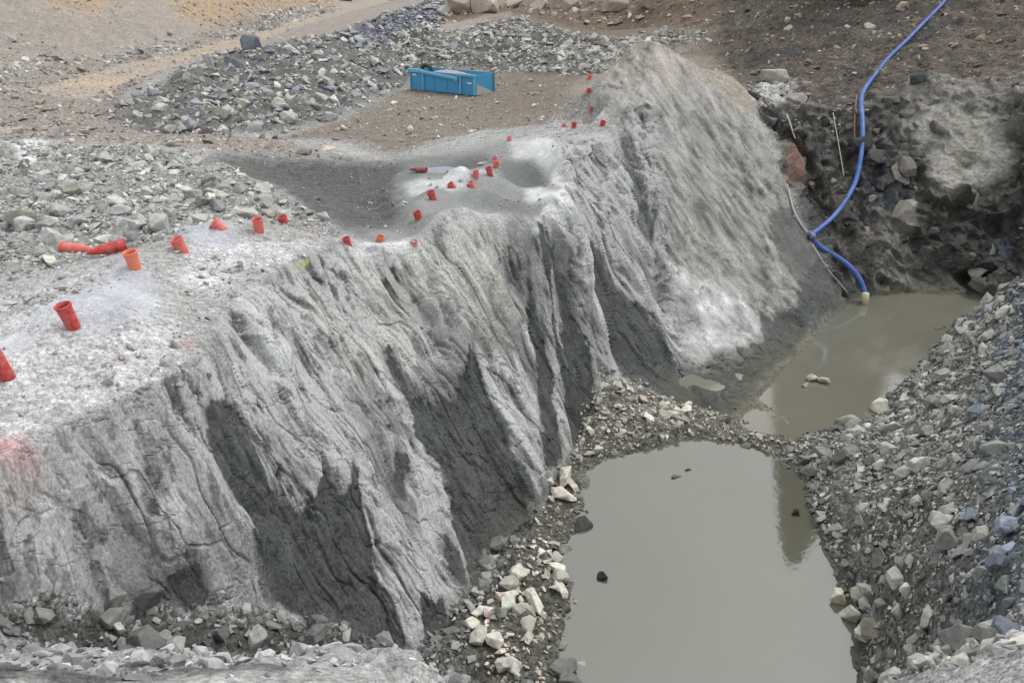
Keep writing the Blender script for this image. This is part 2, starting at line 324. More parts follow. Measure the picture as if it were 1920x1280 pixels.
WETS = [  # damp seams and hollows on the rock face: outline in the photograph, recess in metres, darkness
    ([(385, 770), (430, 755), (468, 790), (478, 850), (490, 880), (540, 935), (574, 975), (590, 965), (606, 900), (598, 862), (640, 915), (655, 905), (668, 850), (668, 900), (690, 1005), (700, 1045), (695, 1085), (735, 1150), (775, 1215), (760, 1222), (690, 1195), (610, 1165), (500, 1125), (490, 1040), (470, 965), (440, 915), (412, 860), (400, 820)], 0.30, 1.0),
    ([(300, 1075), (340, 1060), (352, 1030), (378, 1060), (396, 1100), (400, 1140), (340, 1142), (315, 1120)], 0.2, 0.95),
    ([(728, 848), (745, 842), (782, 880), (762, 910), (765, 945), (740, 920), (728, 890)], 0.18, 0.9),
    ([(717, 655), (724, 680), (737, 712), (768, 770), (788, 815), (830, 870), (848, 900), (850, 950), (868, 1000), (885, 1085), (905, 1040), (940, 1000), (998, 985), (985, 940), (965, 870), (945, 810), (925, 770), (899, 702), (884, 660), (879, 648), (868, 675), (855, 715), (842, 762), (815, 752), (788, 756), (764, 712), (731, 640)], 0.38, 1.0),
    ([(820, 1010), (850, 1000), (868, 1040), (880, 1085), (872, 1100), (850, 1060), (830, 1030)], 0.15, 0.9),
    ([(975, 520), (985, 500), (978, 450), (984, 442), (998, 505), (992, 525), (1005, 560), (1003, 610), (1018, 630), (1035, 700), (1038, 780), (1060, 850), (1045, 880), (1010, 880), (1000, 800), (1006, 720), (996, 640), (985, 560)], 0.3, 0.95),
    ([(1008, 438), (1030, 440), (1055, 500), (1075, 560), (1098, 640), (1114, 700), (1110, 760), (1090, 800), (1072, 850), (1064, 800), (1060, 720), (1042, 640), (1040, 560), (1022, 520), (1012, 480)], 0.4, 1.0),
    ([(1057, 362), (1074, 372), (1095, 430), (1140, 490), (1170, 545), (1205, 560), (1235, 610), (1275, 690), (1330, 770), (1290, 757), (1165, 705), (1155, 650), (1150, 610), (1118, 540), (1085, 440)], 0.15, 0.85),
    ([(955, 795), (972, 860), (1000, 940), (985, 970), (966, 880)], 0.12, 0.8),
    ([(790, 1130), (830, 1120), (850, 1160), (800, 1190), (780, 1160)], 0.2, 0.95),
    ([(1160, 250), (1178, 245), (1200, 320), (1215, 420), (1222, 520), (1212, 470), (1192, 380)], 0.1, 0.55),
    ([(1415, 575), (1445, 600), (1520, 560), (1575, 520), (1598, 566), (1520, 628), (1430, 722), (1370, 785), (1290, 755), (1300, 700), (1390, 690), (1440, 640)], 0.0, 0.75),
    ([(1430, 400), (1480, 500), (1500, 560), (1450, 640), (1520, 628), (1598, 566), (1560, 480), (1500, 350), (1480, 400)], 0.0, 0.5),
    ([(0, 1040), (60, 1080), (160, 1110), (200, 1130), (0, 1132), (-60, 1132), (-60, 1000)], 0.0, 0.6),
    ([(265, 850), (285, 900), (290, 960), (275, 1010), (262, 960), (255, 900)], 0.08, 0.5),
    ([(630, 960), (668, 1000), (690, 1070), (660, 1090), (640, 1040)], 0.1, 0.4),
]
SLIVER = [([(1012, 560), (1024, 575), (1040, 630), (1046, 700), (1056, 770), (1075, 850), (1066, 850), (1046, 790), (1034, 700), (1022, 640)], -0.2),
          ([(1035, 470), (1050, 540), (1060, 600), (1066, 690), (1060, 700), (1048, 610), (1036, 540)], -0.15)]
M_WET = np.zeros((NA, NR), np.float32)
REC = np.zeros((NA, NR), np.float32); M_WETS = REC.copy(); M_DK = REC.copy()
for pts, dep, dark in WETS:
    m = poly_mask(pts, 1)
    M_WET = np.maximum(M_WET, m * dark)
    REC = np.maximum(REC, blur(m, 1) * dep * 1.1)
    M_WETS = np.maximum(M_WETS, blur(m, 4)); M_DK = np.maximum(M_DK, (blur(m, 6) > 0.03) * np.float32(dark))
for pts, dep in SLIVER:
    m = poly_mask(pts, 1)
    M_WET = M_WET * (1 - m); M_WETS = M_WETS * (1 - m)
    REC = REC + m * dep
WHITES = [  # pale dusty or clean rock: outline, strength
    ([(-40, 560), (120, 540), (200, 520), (330, 600), (345, 690), (300, 712), (180, 760), (90, 800), (0, 850), (-60, 870)], 0.5),
    ([(360, 470), (600, 455), (560, 480), (460, 520), (400, 560), (340, 530)], 0.6),
    (LN['crest_a'][11:] + [(1010, 458), (940, 446), (880, 436), (830, 456), (780, 482), (720, 488), (660, 476)], 1.0),
    (LN['crest_b'] + [(1062, 392), (1035, 425)], 1.0),
    ([(985, 370), (1010, 358), (1058, 362), (1050, 385), (1030, 410), (1005, 395), (985, 390)], 0.9),
    ([(955, 262), (1000, 258), (1040, 262), (1052, 290), (1050, 340), (1070, 345), (1060, 356), (1035, 345), (1030, 305), (1000, 295), (960, 295)], 0.85),
    ([(760, 345), (820, 338), (870, 350), (885, 370), (870, 385), (845, 400), (830, 385), (800, 385), (770, 372)], 0.8),
    ([(880, 325), (905, 318), (930, 340), (915, 348), (890, 338)], 0.8),
    ([(20, 262), (70, 260), (110, 275), (60, 284), (10, 276)], 0.9),
    ([(1215, 520), (1270, 500), (1330, 520), (1400, 560), (1440, 610), (1430, 640), (1330, 680), (1290, 665), (1245, 600)], 0.4),
    ([(340, 970), (370, 990), (415, 1040), (470, 1040), (490, 1120), (440, 1150), (400, 1100), (395, 1060), (350, 1010)], 0.6),
    ([(305, 850), (318, 880), (330, 930), (345, 960), (355, 990), (335, 975), (318, 930)], 0.7),
    ([(500, 890), (540, 950), (575, 985), (560, 990), (520, 945)], 0.6),
    ([(800, 650), (880, 760), (940, 860), (985, 940), (998, 985), (960, 900), (905, 800), (850, 720)], 0.35),
    ([(1350, 600), (1415, 575), (1435, 610), (1380, 660), (1300, 690), (1290, 640)], 0.4),
    ([(1090, 440), (1130, 540), (1150, 640), (1158, 690), (1140, 670), (1110, 600), (1080, 500)], 0.35),
    ([(1775, 200), (1850, 190), (1900, 260), (1890, 330), (1820, 350), (1770, 370), (1735, 340), (1740, 280), (1680, 240), (1700, 210)], 0.8),
    ([(1700, 160), (1800, 150), (1880, 160), (1920, 140), (1925, 210), (1880, 200), (1800, 190), (1700, 205), (1690, 185)], 0.45),
    ([(1400, 175), (1440, 145), (1490, 150), (1500, 200), (1560, 205), (1500, 215), (1450, 200)], 0.5),
    ([(1640, 405), (1720, 400), (1700, 480), (1650, 460)], 0.3),
]
M_WHITE = np.zeros((NA, NR), np.float32)
for pts, k in WHITES: M_WHITE = np.maximum(M_WHITE, poly_mask(pts, 2) * k)
LAVS = [[(150, 560), (200, 520), (260, 510), (290, 540), (300, 580), (280, 620), (200, 650), (130, 640), (80, 645), (60, 620), (110, 600)],
        [(350, 420), (420, 425), (460, 450), (400, 480), (345, 470)], [(0, 660), (40, 655), (70, 680), (20, 700)]]
M_LAV = sum(poly_mask(p, 5) for p in LAVS)
OLIVES = [[(670, 480), (700, 470), (880, 430), (950, 450), (985, 540), (970, 650), (900, 640), (800, 560), (780, 660), (740, 690), (700, 620)],
          [(570, 560), (620, 560), (640, 640), (700, 640), (720, 670), (660, 700), (600, 620)], [(1250, 480), (1290, 380), (1320, 430), (1330, 520)],
          [(1750, 210), (1850, 220), (1860, 320), (1780, 330)]]
M_OLIVE = sum(poly_mask(p, 8) for p in OLIVES)
M_OUT = poly_mask(LN['crest_e'] + [P(1400, 216, t=30.9), P(1355, 180, t=30.9), P(1308, 139, t=30.7)], 1)
M_BEIGE = poly_mask([(1060, 170), (1200, 60), (1330, 110), (1420, 190), (1380, 210), (1290, 160), (1220, 165), (1150, 175)], 6)
M_BEIGE2 = poly_mask([(1070, 385), (1085, 395), (1115, 470), (1125, 520), (1110, 515), (1095, 470)], 2)
M_PINK = poly_mask([(-20, 825), (40, 812), (60, 830), (35, 860), (-20, 872)], 3) + 0.45 * poly_mask([(330, 650), (350, 645), (372, 655), (350, 668)], 1) + 0.4 * poly_mask([(210, 675), (240, 670), (240, 690), (215, 690)], 1) \
    + 0.35 * poly_mask([(555, 415), (590, 430), (600, 445), (570, 440)], 2) + 0.5 * poly_mask([(960, 262), (975, 260), (978, 272), (962, 272)], 1) + .4 * poly_mask([(1134, 240), (1142, 240), (1142, 254), (1134, 254)], 1)
M_YEL = poly_mask([(563, 479), (570, 478), (573, 497), (566, 498)], 1)
M_MUD = poly_mask([(1598, 566), (1520, 628), (1430, 722), (1370, 785), (1400, 803), (1470, 760), (1500, 700), (1560, 640), (1640, 580), (1850, 575), (1850, 545), (1700, 530), (1620, 545)], 3)
M_REDROCK = poly_mask([(1464, 285), (1500, 283), (1503, 320), (1495, 345), (1482, 340), (1472, 320)], 1)
M_BLUEW = poly_mask([(1620, 285), (1700, 330), (1690, 390), (1640, 390), (1620, 340)], 5) + poly_mask([(1860, 420), (1900, 430), (1890, 500), (1868, 490)], 2)
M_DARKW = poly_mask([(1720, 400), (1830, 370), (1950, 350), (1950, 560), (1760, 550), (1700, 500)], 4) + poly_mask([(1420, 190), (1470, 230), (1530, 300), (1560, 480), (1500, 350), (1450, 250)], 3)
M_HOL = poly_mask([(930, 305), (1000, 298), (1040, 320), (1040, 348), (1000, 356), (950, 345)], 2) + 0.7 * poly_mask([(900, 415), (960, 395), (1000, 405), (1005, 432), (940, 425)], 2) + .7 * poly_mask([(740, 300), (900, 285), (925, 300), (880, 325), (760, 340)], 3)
M_BLUEG = poly_mask([(640, 62), (735, 28), (800, 6), (850, 10), (800, 50), (740, 70), (680, 85), (620, 85)], 3)
M_BLUEB = poly_mask([(1835, 570), (1930, 500), (2100, 500), (2100, 1210), (1850, 1200), (1800, 1050), (1860, 950), (1830, 820), (1870, 700)], 12)
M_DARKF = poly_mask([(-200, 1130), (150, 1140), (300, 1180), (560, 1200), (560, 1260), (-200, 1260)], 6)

# middle-size relief, laid on the survey heights
Z0 = H.copy()
n1 = fbm(GX, GY, Z0 * 0.6, 0.45, 4)
n2 = fbm(GX + 31, GY - 12, Z0 * 0.6, 1.3, 3)
wwater = sstep(-11.25, -10.6, Z0)
lump = 0.10 * n1 + 0.05 * n2
lump += M_FIELD * (0.22 * n1 + 0.13 * n2) + M_BERM * (0.55 * n1 + 0.25 * n2) + M_PILE * (0.5 * n1 + 0.22 * n2)
lump += M_BANK * (0.28 * n1 + 0.18 * n2) * (0.25 + 0.75 * wwater) + M_FLOORL * (0.16 * n1 + 0.12 * n2) * wwater + M_CAUSE * 0.10 * n2 * wwater
lump += M_SOILW * (0.5 * n1 + 0.25 * n2) + M_WALL * (0.3 * n1 + 0.12 * n2) + M_OWN * (0.22 * n1 + 0.16 * n2) + M_SOILB * (0.4 * n1 + .2 * n2) + M_TAN * (1 - M_ROAD) * (0.16 * n1 + 0.10 * n2) + M_ORG * 0.5 * n1 + M_SCOOP * 0.12 * n1
lump *= (0.15 + 0.85 * sstep(-11.3, -10.7, Z0))
H = H + lump.astype(np.float32) - 0.42 * REC
H = np.where(M_FACE > 0.3, np.maximum(H, np.minimum(Z0, -10.9)), H)
for (u, v, w_, hh) in [(150, 600, 1.0, .28), (20, 690, .9, .25), (255, 500, .8, .2), (345, 470, .7, .18), (412, 428, .7, .15), (488, 432, .7, .15), (232, 585, .8, .12),
                       (783, 428, 1.0, .55), (812, 392, .8, .45), (860, 366, .8, .5), (905, 398, .9, .6), (918, 342, .7, .4), (870, 336, .6, .3), (950, 368, .8, .5), (965, 415, .8, .5), (840, 430, .8, .45), (700, 425, .8, .3), (985, 330, .9, -.5), (1010, 322, .7, -.4)]:
    x, y, z = hit(u, v)
    dd = np.hypot(GX - x, GY - y)
    H = H + (hh * np.exp(-(dd / w_) ** 1.6)).astype(np.float32)
_x, _y, _z = hit(850, 313)
PUDDLE = (_x, _y, _z)
H = H - (0.35 * np.exp(-((np.hypot((GX - _x) / 1.3, GY - _y)) / 0.75) ** 4)).astype(np.float32)
M_FIN = np.clip(blur(M_FACE, 9) * 2 - 1, 0, 1)
M_SLAB = poly_mask([P(1160, 240, t=27.9), P(1136, 200, t=28.6), P(1115, 170, t=29), P(1145, 132, t=29.4), P(1172, 98, t=29.8), P(1198, 72, t=30), P(1232, 76, t=30.1), P(1256, 94, t=30.3), P(1308, 139, t=30.5), P(1355, 180, t=30.7), P(1400, 217, t=30.7), P(1444, 292, t=30), P(1478, 370, t=29.4), P(1554, 512, t=28.3), P(1590, 560, z=-11), (1440, 640), (1290, 690), (1255, 560), (1245, 440), (1235, 300), (1228, 180)], 4)

# ------------------------------------------------------------------ terrain mesh: columns of azimuth, rows crowded where the ground is steep
NCOL, NROW = 1300, 1350
caz = np.linspace(math.radians(-51), math.radians(49), NCOL)
ci = (caz - AZ0) / (AZ1 - AZ0) * (NA - 1)
ia = np.clip(ci.astype(int), 0, NA - 2); fa = (ci - ia)[:, None]
PZ = H[ia] * (1 - fa) + H[ia + 1] * fa
el = np.arctan2(PZ, rr[None])
run = np.maximum.accumulate(el, axis=1)
dvis = np.diff(run, axis=1)
ds = np.hypot(np.diff(rr)[None], np.diff(PZ, axis=1)) / np.hypot(rr[1:][None], PZ[:, 1:])
wgt = dvis + 0.18 * ds + 1e-5
inside = (rr[1:] > 2.2) & (rr[1:] < 170)
wgt = wgt * np.where(inside[None], 1, 0.12)
wgt = blur(wgt.astype(np.float32), 10, axis=0)
cum = np.concatenate([np.zeros((NCOL, 1)), np.cumsum(wgt, 1)], 1)
cum /= cum[:, -1:]
tt = np.linspace(0, 1, NROW)
RJ = np.stack([np.interp(tt, cum[k], np.arange(NR)) for k in range(NCOL)])
CI = np.repeat(ci[:, None], NROW, 1)
RAD = np.exp(LR0 + RJ / (NR - 1) * (LR1 - LR0))
X = np.sin(caz)[:, None] * RAD; Y = np.cos(caz)[:, None] * RAD
Z = bil(H, CI, RJ)
def smp(M, wi=0, wj=0): return bil(M, CI + wi, RJ + wj)
# ragged edges: look the zones up with a noisy offset that has a fixed real size
wn1 = fbm(X, Y, Z, 2.2, 4); wn2 = fbm(X + 50, Y, Z + 9, 2.2, 4)
offm = 0.16 + RAD * 0.012
wi = wn1 * offm / RAD / (AZ1 - AZ0) * (NA - 1); wj = wn2 * offm / RAD / (LR1 - LR0) * (NR - 1)
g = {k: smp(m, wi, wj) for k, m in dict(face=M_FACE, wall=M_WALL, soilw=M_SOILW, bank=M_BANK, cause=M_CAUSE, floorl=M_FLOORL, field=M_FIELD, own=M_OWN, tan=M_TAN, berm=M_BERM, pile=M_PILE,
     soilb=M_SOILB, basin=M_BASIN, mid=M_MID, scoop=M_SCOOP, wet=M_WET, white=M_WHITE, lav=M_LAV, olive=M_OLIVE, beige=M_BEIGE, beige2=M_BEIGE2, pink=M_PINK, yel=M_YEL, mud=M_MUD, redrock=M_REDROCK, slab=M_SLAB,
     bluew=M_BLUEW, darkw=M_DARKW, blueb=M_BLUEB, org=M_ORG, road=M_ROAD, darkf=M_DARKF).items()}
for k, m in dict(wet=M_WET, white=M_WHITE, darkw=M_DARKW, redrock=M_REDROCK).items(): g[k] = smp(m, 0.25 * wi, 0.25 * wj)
S = np.array([0.42, -0.30, -0.86]); S /= np.linalg.norm(S)
def aniso(x, y, z, k=0.86):
    d = (x * S[0] + y * S[1] + z * S[2]) * k
    return x - d * S[0], y - d * S[1], z - d * S[2]
wx = X + 0.25 * fbm(X, Y, Z, 0.7, 2); wy = Y + 0.25 * fbm(X + 7, Y, Z, 0.7, 2); wz = Z
ax_, ay_, az_ = aniso(wx, wy, wz)
def terrace(f, n, w=0.22):
    q = f * n; fl = np.floor(q)
    return (fl + sstep(0.5 - w, 0.5 + w, q - fl)) / n
plate = terrace(fbm(ax_, ay_, az_, 0.8, 5, 0.45), 6, 0.24)
plate2 = terrace(fbm(ax_ + 60, ay_, az_, 2.4, 4, 0.5), 4, 0.28)
crack = np.abs(fbm(ax_ + 20, ay_ + 5, az_, 0.8, 4, 0.6))
crack2 = np.abs(fbm(X * 0.9 + 30, Y, Z * 1.2, 0.6, 5, 0.6))
fl2 = fbm(ax_ + 40, ay_, az_, 3.2, 4, 0.6, ridged=True)
bx_, by_, bz_ = aniso(wx, wy, wz, 0.72)
streak = fbm(bx_ + 9, by_, bz_, 8.0, 4, 0.7)
fine = fbm(X + 3, Y, Z, 18.0, 2, 0.8)
patchy = 0.25 + 0.75 * sstep(-0.25, 0.3, fbm(ax_ + 80, ay_, az_, 0.5, 3))
streak = streak * patchy
ro = fbm(X, Y, Z, 3.5, 5, 0.62)
ro2 = fbm(X + 11, Y + 5, Z, 1.1, 4, 0.55)
def voronoi(x, y, z, seed=0):
    """random value of the nearest cell and distance to the border"""
    xi = np.floor(x).astype(np.int32); yi = np.floor(y).astype(np.int32); zi = np.floor(z).astype(np.int32)
    f1 = np.full(x.shape, 9.0, np.float32); f2 = f1.copy(); val = np.zeros(x.shape, np.float32)
    rt = np.random.default_rng(seed).random((256, 4)).astype(np.float32)
    for a in (-1, 0, 1):
        for b in (-1, 0, 1):
            for c in (-1, 0, 1):
                X_, Y_, Z_ = xi + a, yi + b, zi + c
                hsh = _perm[_perm[_perm[X_ & 255] + (Y_ & 255)] + (Z_ & 255)] & 255
                q = rt[hsh]
                d = (X_ + q[:, 0] - x) ** 2 + (Y_ + q[:, 1] - y) ** 2 + (Z_ + q[:, 2] - z) ** 2
                n = d < f1
                f2 = np.where(n, f1, np.minimum(f2, d)); val = np.where(n, q[:, 3], val); f1 = np.where(n, d, f1)
    return val, np.sqrt(f2) - np.sqrt(f1)
def vor_on(mask, x, y, z, s, seed):
    out = np.full(mask.shape, 0.5, np.float32); edge = np.ones(mask.shape, np.float32)
    m = mask > 0.02
    if m.any():
        a, b = voronoi((x[m] * s).astype(np.float32), (y[m] * s).astype(np.float32), (z[m] * s).astype(np.float32), seed)
        out[m] = a; edge[m] = b
    return out, edge
def facets(mask, x, y, z, s, seed, tilt=1.0, bevel=0.16):
    """broken rock: every cell is a plane of its own height and tilt"""
    out = np.zeros(mask.shape, np.float32); m = mask > 0.02
    if not m.any(): return out
    px_, py_, pz_ = ((q[m] * s).astype(np.float32) for q in (x, y, z))
    xi = np.floor(px_).astype(np.int32); yi = np.floor(py_).astype(np.int32); zi = np.floor(pz_).astype(np.int32)
    f1 = np.full(px_.shape, 9.0, np.float32); val = np.zeros(px_.shape, np.float32); f2 = f1.copy(); v2 = val.copy()
    rt = np.random.default_rng(seed).random((256, 7)).astype(np.float32)
    for a in (-1, 0, 1):
        for b in (-1, 0, 1):
            for c in (-1, 0, 1):
                X_, Y_, Z_ = xi + a, yi + b, zi + c
                q = rt[_perm[_perm[_perm[X_ & 255] + (Y_ & 255)] + (Z_ & 255)] & 255]
                dx, dy, dz = px_ - X_ - q[:, 0], py_ - Y_ - q[:, 1], pz_ - Z_ - q[:, 2]
                d = dx * dx + dy * dy + dz * dz
                h_ = (q[:, 3] - 0.5) + tilt * ((q[:, 4] - .5) * dx + (q[:, 5] - .5) * dy + (q[:, 6] - .5) * dz) * 2
                n = d < f1; n2 = (~n) & (d < f2)
                v2 = np.where(n, val, np.where(n2, h_, v2)); f2 = np.where(n, f1, np.where(n2, d, f2))
                val = np.where(n, h_, val); f1 = np.where(n, d, f1)
    e = 0.5 * (1 - sstep(0, bevel, np.sqrt(f2) - np.sqrt(f1)))
    out[m] = val * (1 - e) + v2 * e
    return out
fv, fe = vor_on(g['face'], bx_ + 0.12 * wn1, by_ + 0.12 * wn2, bz_, 2.0, 5)
fv2, fe2 = vor_on(g['face'], bx_ + 0.05 * wn1, by_, bz_ + 3, 5.5, 8)
jx, jy, jz = X * 1.0 + Z * 0.35, Y, Z * 1.0 - X * 0.3
wv, we = vor_on(g['wall'], jx + 0.2 * wn1, jy + 0.2 * wn2, jz, 0.85, 6)
wv2, we2 = vor_on(g['wall'], jx + 0.1 * wn1, jy, jz, 2.6, 7)
wf1 = facets(g['wall'], jx + 0.15 * wn1, jy, jz * 0.7, 0.75, 31, 1.0, 0.06)
wf2 = facets(g['wall'], jx, jy, jz * 0.75, 2.1, 32, 1.3, 0.08)
fbig = facets(g['face'], bx_ + 0.10 * wn1, by_ + 0.10 * wn2, bz_, 0.55, 41, 0.9)
fmid = facets(g['face'], bx_ + 4, by_ + 0.05 * wn2, bz_, 1.35, 42, 1.0)
ff1 = facets(g['face'], bx_, by_, bz_ * 0.9, 1.1, 33)
wpl = terrace(fbm(X * 1.1 + Z * 0.5, Y, Z * 0.55 - X * 0.3, 0.7, 5, 0.52), 5, 0.15)

face_d = g['face'] * (0.25 * fbig + 0.12 * fmid + 0.10 * plate + 0.06 * plate2 + 0.008 * fl2 + 0.06 * ff1 + 0.015 * ro - 0.07 * (1 - sstep(0.0, 0.03, crack)) - 0.03 * (1 - sstep(0.0, 0.012, crack2)) - 0.05 * (1 - sstep(0, 0.12, fe)) * (fv > .45)) * (1 - 0.25 * g['wet']) * (1 - 0.86 * g['slab']) * (0.25 + 0.75 * smp(M_FIN))
wall_d = g['wall'] * (1 - 0.75 * g['white']) * (0.5 * wpl + 0.50 * wf1 + 0.20 * wf2 + 0.02 * ro)
loose = np.clip(g['field'] + g['bank'] + g['berm'] + g['pile'] + g['floorl'] + g['cause'] + g['own'], 0, 1)
gen_d = (0.035 * ro + 0.03 * ro2) * (1 - g['mid'] * 0.75) + loose * (0.07 * ro + 0.05 * ro2) + np.clip(g['tan'] + g['org'], 0, 1) * 0.10 * ro + g['soilw'] * (0.14 * ro + 0.15 * ro2)
disp = face_d + wall_d + gen_d * (1 - g['face'] * 0.85) * (1 - g['wall'] * 0.6)
disp *= (0.1 + 0.9 * sstep(-11.2, -10.85, Z))
disp *= np.clip(RAD / 6, 0.3, 1)
disp = 0.6 * disp + 0.4 * blur(disp.astype(np.float32), 1, axis=0)
def normals(X, Y, Z):
    di = [np.gradient(A, axis=0) for A in (X, Y, Z)]; dj = [np.gradient(A, axis=1) for A in (X, Y, Z)]
    nx = di[1] * dj[2] - di[2] * dj[1]; ny = di[2] * dj[0] - di[0] * dj[2]; nz = di[0] * dj[1] - di[1] * dj[0]
    L = np.sqrt(nx ** 2 + ny ** 2 + nz ** 2) + 1e-12
    sg = np.sign(nz) / L
    return nx * sg, ny * sg, nz * sg
NX, NY, NZ = normals(X, Y, Z)
sm = lambda A: blur(A.astype(np.float32), 4)
NX, NY, NZ = sm(NX), sm(NY), sm(NZ)
VX = X + NX * disp; VY = Y + NY * disp; VZ = Z + NZ * disp

# colours of the ground itself, plus shade painted into the bench hollows
def mix(C, c, m):
    return C * (1 - m[..., None]) + c * m[..., None]
C = np.empty(X.shape + (3,)); C[:] = srgb(168, 168, 166)
C = mix(C, srgb(122, 113, 103), sstep(36, 42, RAD) * sstep(-4, 0, X))
C = mix(C, srgb(153, 146, 138), g['tan'])
C = mix(C, srgb(138, 134, 128), g['tan'] * 0.8 * sstep(-0.05, 0.25, ro2))
C = mix(C, srgb(170, 154, 134), np.clip(g['road'] * (0.55 + 0.9 * fbm(X, Y, Z, 0.25, 3)), 0, 1))
C = mix(C, srgb(170, 146, 118), np.clip(g['org'] * (0.8 + ro2), 0, 1))
far = sstep(45, 60, RAD) * (X < 0) * (1 - g['tan']) * (1 - g['org'])
C = mix(C, srgb(150, 138, 126), far * 0.7)
C = mix(C, srgb(128, 122, 112), g['basin'] * 0.9)
C = mix(C, srgb(120, 104, 90), np.clip(g['basin'] * sstep(-0.1, 0.4, ro2) * 0.9, 0, 1))
C = mix(C, srgb(112, 111, 108), g['berm'])
C = mix(C, srgb(108, 107, 103), g['pile'])
C = mix(C, srgb(112, 98, 86), g['soilb'])
C = mix(C, srgb(104, 106, 116), smp(M_BLUEG))
C = mix(C, srgb(146, 147, 145), g['field'])
C = mix(C, srgb(140, 142, 141), g['mid'])
C = mix(C, srgb(112, 114, 113), smp(M_HOL, .3 * wi, .3 * wj))  # hollows darkened in the colour, painted shade that deepens the weak relief
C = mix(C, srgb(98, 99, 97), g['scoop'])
C = mix(C, srgb(102, 93, 84), g['soilw'])
C = mix(C, srgb(80, 78, 72), g['soilw'] * sstep(-0.1, 0.2, ro2) * 0.85)
C = mix(C, srgb(70, 70, 69), g['soilw'] * sstep(0.02, 0.3, fbm(X, Y, Z, 0.3, 4)) * 0.8)
C = mix(C, srgb(112, 112, 109), g['bank'])
C = mix(C, srgb(84, 92, 96), g['bank'] * g['blueb'] * 0.8)
C = mix(C, srgb(115, 113, 105), g['cause'])
C = mix(C, srgb(98, 97, 92), g['floorl'])
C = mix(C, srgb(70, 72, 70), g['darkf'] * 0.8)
C = mix(C, srgb(150, 150, 150), g['own'])
wallc = srgb(92, 90, 86) * (0.55 + 0.9 * wv2[..., None])
C = C * (1 - g['wall'][..., None]) + wallc * g['wall'][..., None]
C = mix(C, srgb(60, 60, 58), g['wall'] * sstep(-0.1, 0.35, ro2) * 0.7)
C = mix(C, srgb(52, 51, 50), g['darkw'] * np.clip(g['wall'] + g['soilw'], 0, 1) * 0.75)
C = mix(C, srgb(76, 84, 96), g['bluew'] * g['wall'] * 0.7)
C = mix(C, srgb(124, 104, 92), g['redrock'])
facec = srgb(124, 126, 125)
C = mix(C, facec, g['face'])
C = mix(C, srgb(112, 113, 112), g['face'] * 0.7 * sstep(-0.05, 0.3, fbm(ax_ + 200, ay_, az_, 0.33, 4)))
C = mix(C, srgb(116, 115, 111), g['slab'])
C = mix(C, srgb(152, 150, 134), np.clip(g['olive'], 0, 1) * 0.55 * sstep(-0.3, 0.3, ro2 + 0.3))
C = mix(C, srgb(156, 150, 140), smp(M_OUT))
C = mix(C, srgb(158, 149, 137), g['beige'] * 0.7)
C = mix(C, srgb(106, 94, 84), g['beige2'])
C = mix(C, np.where((g['wall'] > 0.3)[..., None], srgb(158, 156, 149), srgb(206, 207, 208)), np.clip(g['white'] * (1.0 + 0.8 * ro2 + 0.4 * ro), 0, 1))
C = mix(C, srgb(176, 178, 190), np.clip(g['lav'], 0, 1) * 0.6)
# streaks along the bedding, seams and specks
fm = g['face'] * (1 - g['wet'])
C = mix(C, srgb(70, 70, 69), g['face'] * 0.7 * np.maximum(1 - sstep(0.004, 0.03, crack), 0.35 * (1 - sstep(0.002, 0.014, crack2))))
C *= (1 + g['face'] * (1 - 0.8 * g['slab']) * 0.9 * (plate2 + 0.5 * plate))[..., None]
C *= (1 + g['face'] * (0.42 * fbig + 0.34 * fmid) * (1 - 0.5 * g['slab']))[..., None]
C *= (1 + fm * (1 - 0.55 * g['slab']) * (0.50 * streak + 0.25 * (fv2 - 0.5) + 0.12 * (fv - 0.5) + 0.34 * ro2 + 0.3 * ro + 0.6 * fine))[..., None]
C = mix(C, srgb(196, 197, 195), fm * (1 - 0.5 * g['slab']) * 0.6 * sstep(0.34, 0.50, fl2 + 0.5 * streak))
longs = fbm(aniso(X, Y, Z, 0.95)[0] + 5, aniso(X, Y, Z, 0.95)[1], aniso(X, Y, Z, 0.95)[2], 3.0, 3, 0.6)
C *= (1 + fm * g['slab'] * 1.0 * longs)[..., None]
C = mix(C, srgb(88, 88, 86), fm * (1 - 0.7 * g['slab']) * 0.7 * sstep(0.24, 0.38, -streak - 0.12 * ro2))
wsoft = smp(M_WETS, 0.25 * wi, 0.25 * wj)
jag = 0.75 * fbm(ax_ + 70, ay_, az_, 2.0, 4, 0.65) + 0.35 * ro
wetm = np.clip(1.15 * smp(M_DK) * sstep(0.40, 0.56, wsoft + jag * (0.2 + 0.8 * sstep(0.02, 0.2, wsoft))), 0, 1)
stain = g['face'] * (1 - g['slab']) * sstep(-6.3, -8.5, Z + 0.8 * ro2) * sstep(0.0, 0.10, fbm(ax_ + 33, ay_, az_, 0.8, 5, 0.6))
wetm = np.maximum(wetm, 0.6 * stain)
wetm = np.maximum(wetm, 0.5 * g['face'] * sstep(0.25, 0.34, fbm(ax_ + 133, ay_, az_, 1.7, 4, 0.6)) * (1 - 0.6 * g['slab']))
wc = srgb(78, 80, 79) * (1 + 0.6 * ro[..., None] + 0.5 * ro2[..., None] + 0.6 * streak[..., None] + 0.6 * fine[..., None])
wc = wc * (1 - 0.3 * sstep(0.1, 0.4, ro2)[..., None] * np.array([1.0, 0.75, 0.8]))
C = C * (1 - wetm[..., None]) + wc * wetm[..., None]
C *= (1 + (1 - g['face']) * (0.30 * ro + 0.25 * ro2 + 0.22 * fine) * (1 - 0.75 * np.clip(g['mid'] - 0.5 * g['scoop'], 0, 1)))[..., None]
C = mix(C, srgb(200, 70, 80), np.clip(g['pink'] * (0.7 + 1.2 * ro), 0, 1) * 0.55)
C = mix(C, srgb(215, 208, 130), np.clip(g['yel'], 0, 1) * 0.6)
damp = sstep(-10.55, -10.98, Z + 0.12 * ro2)
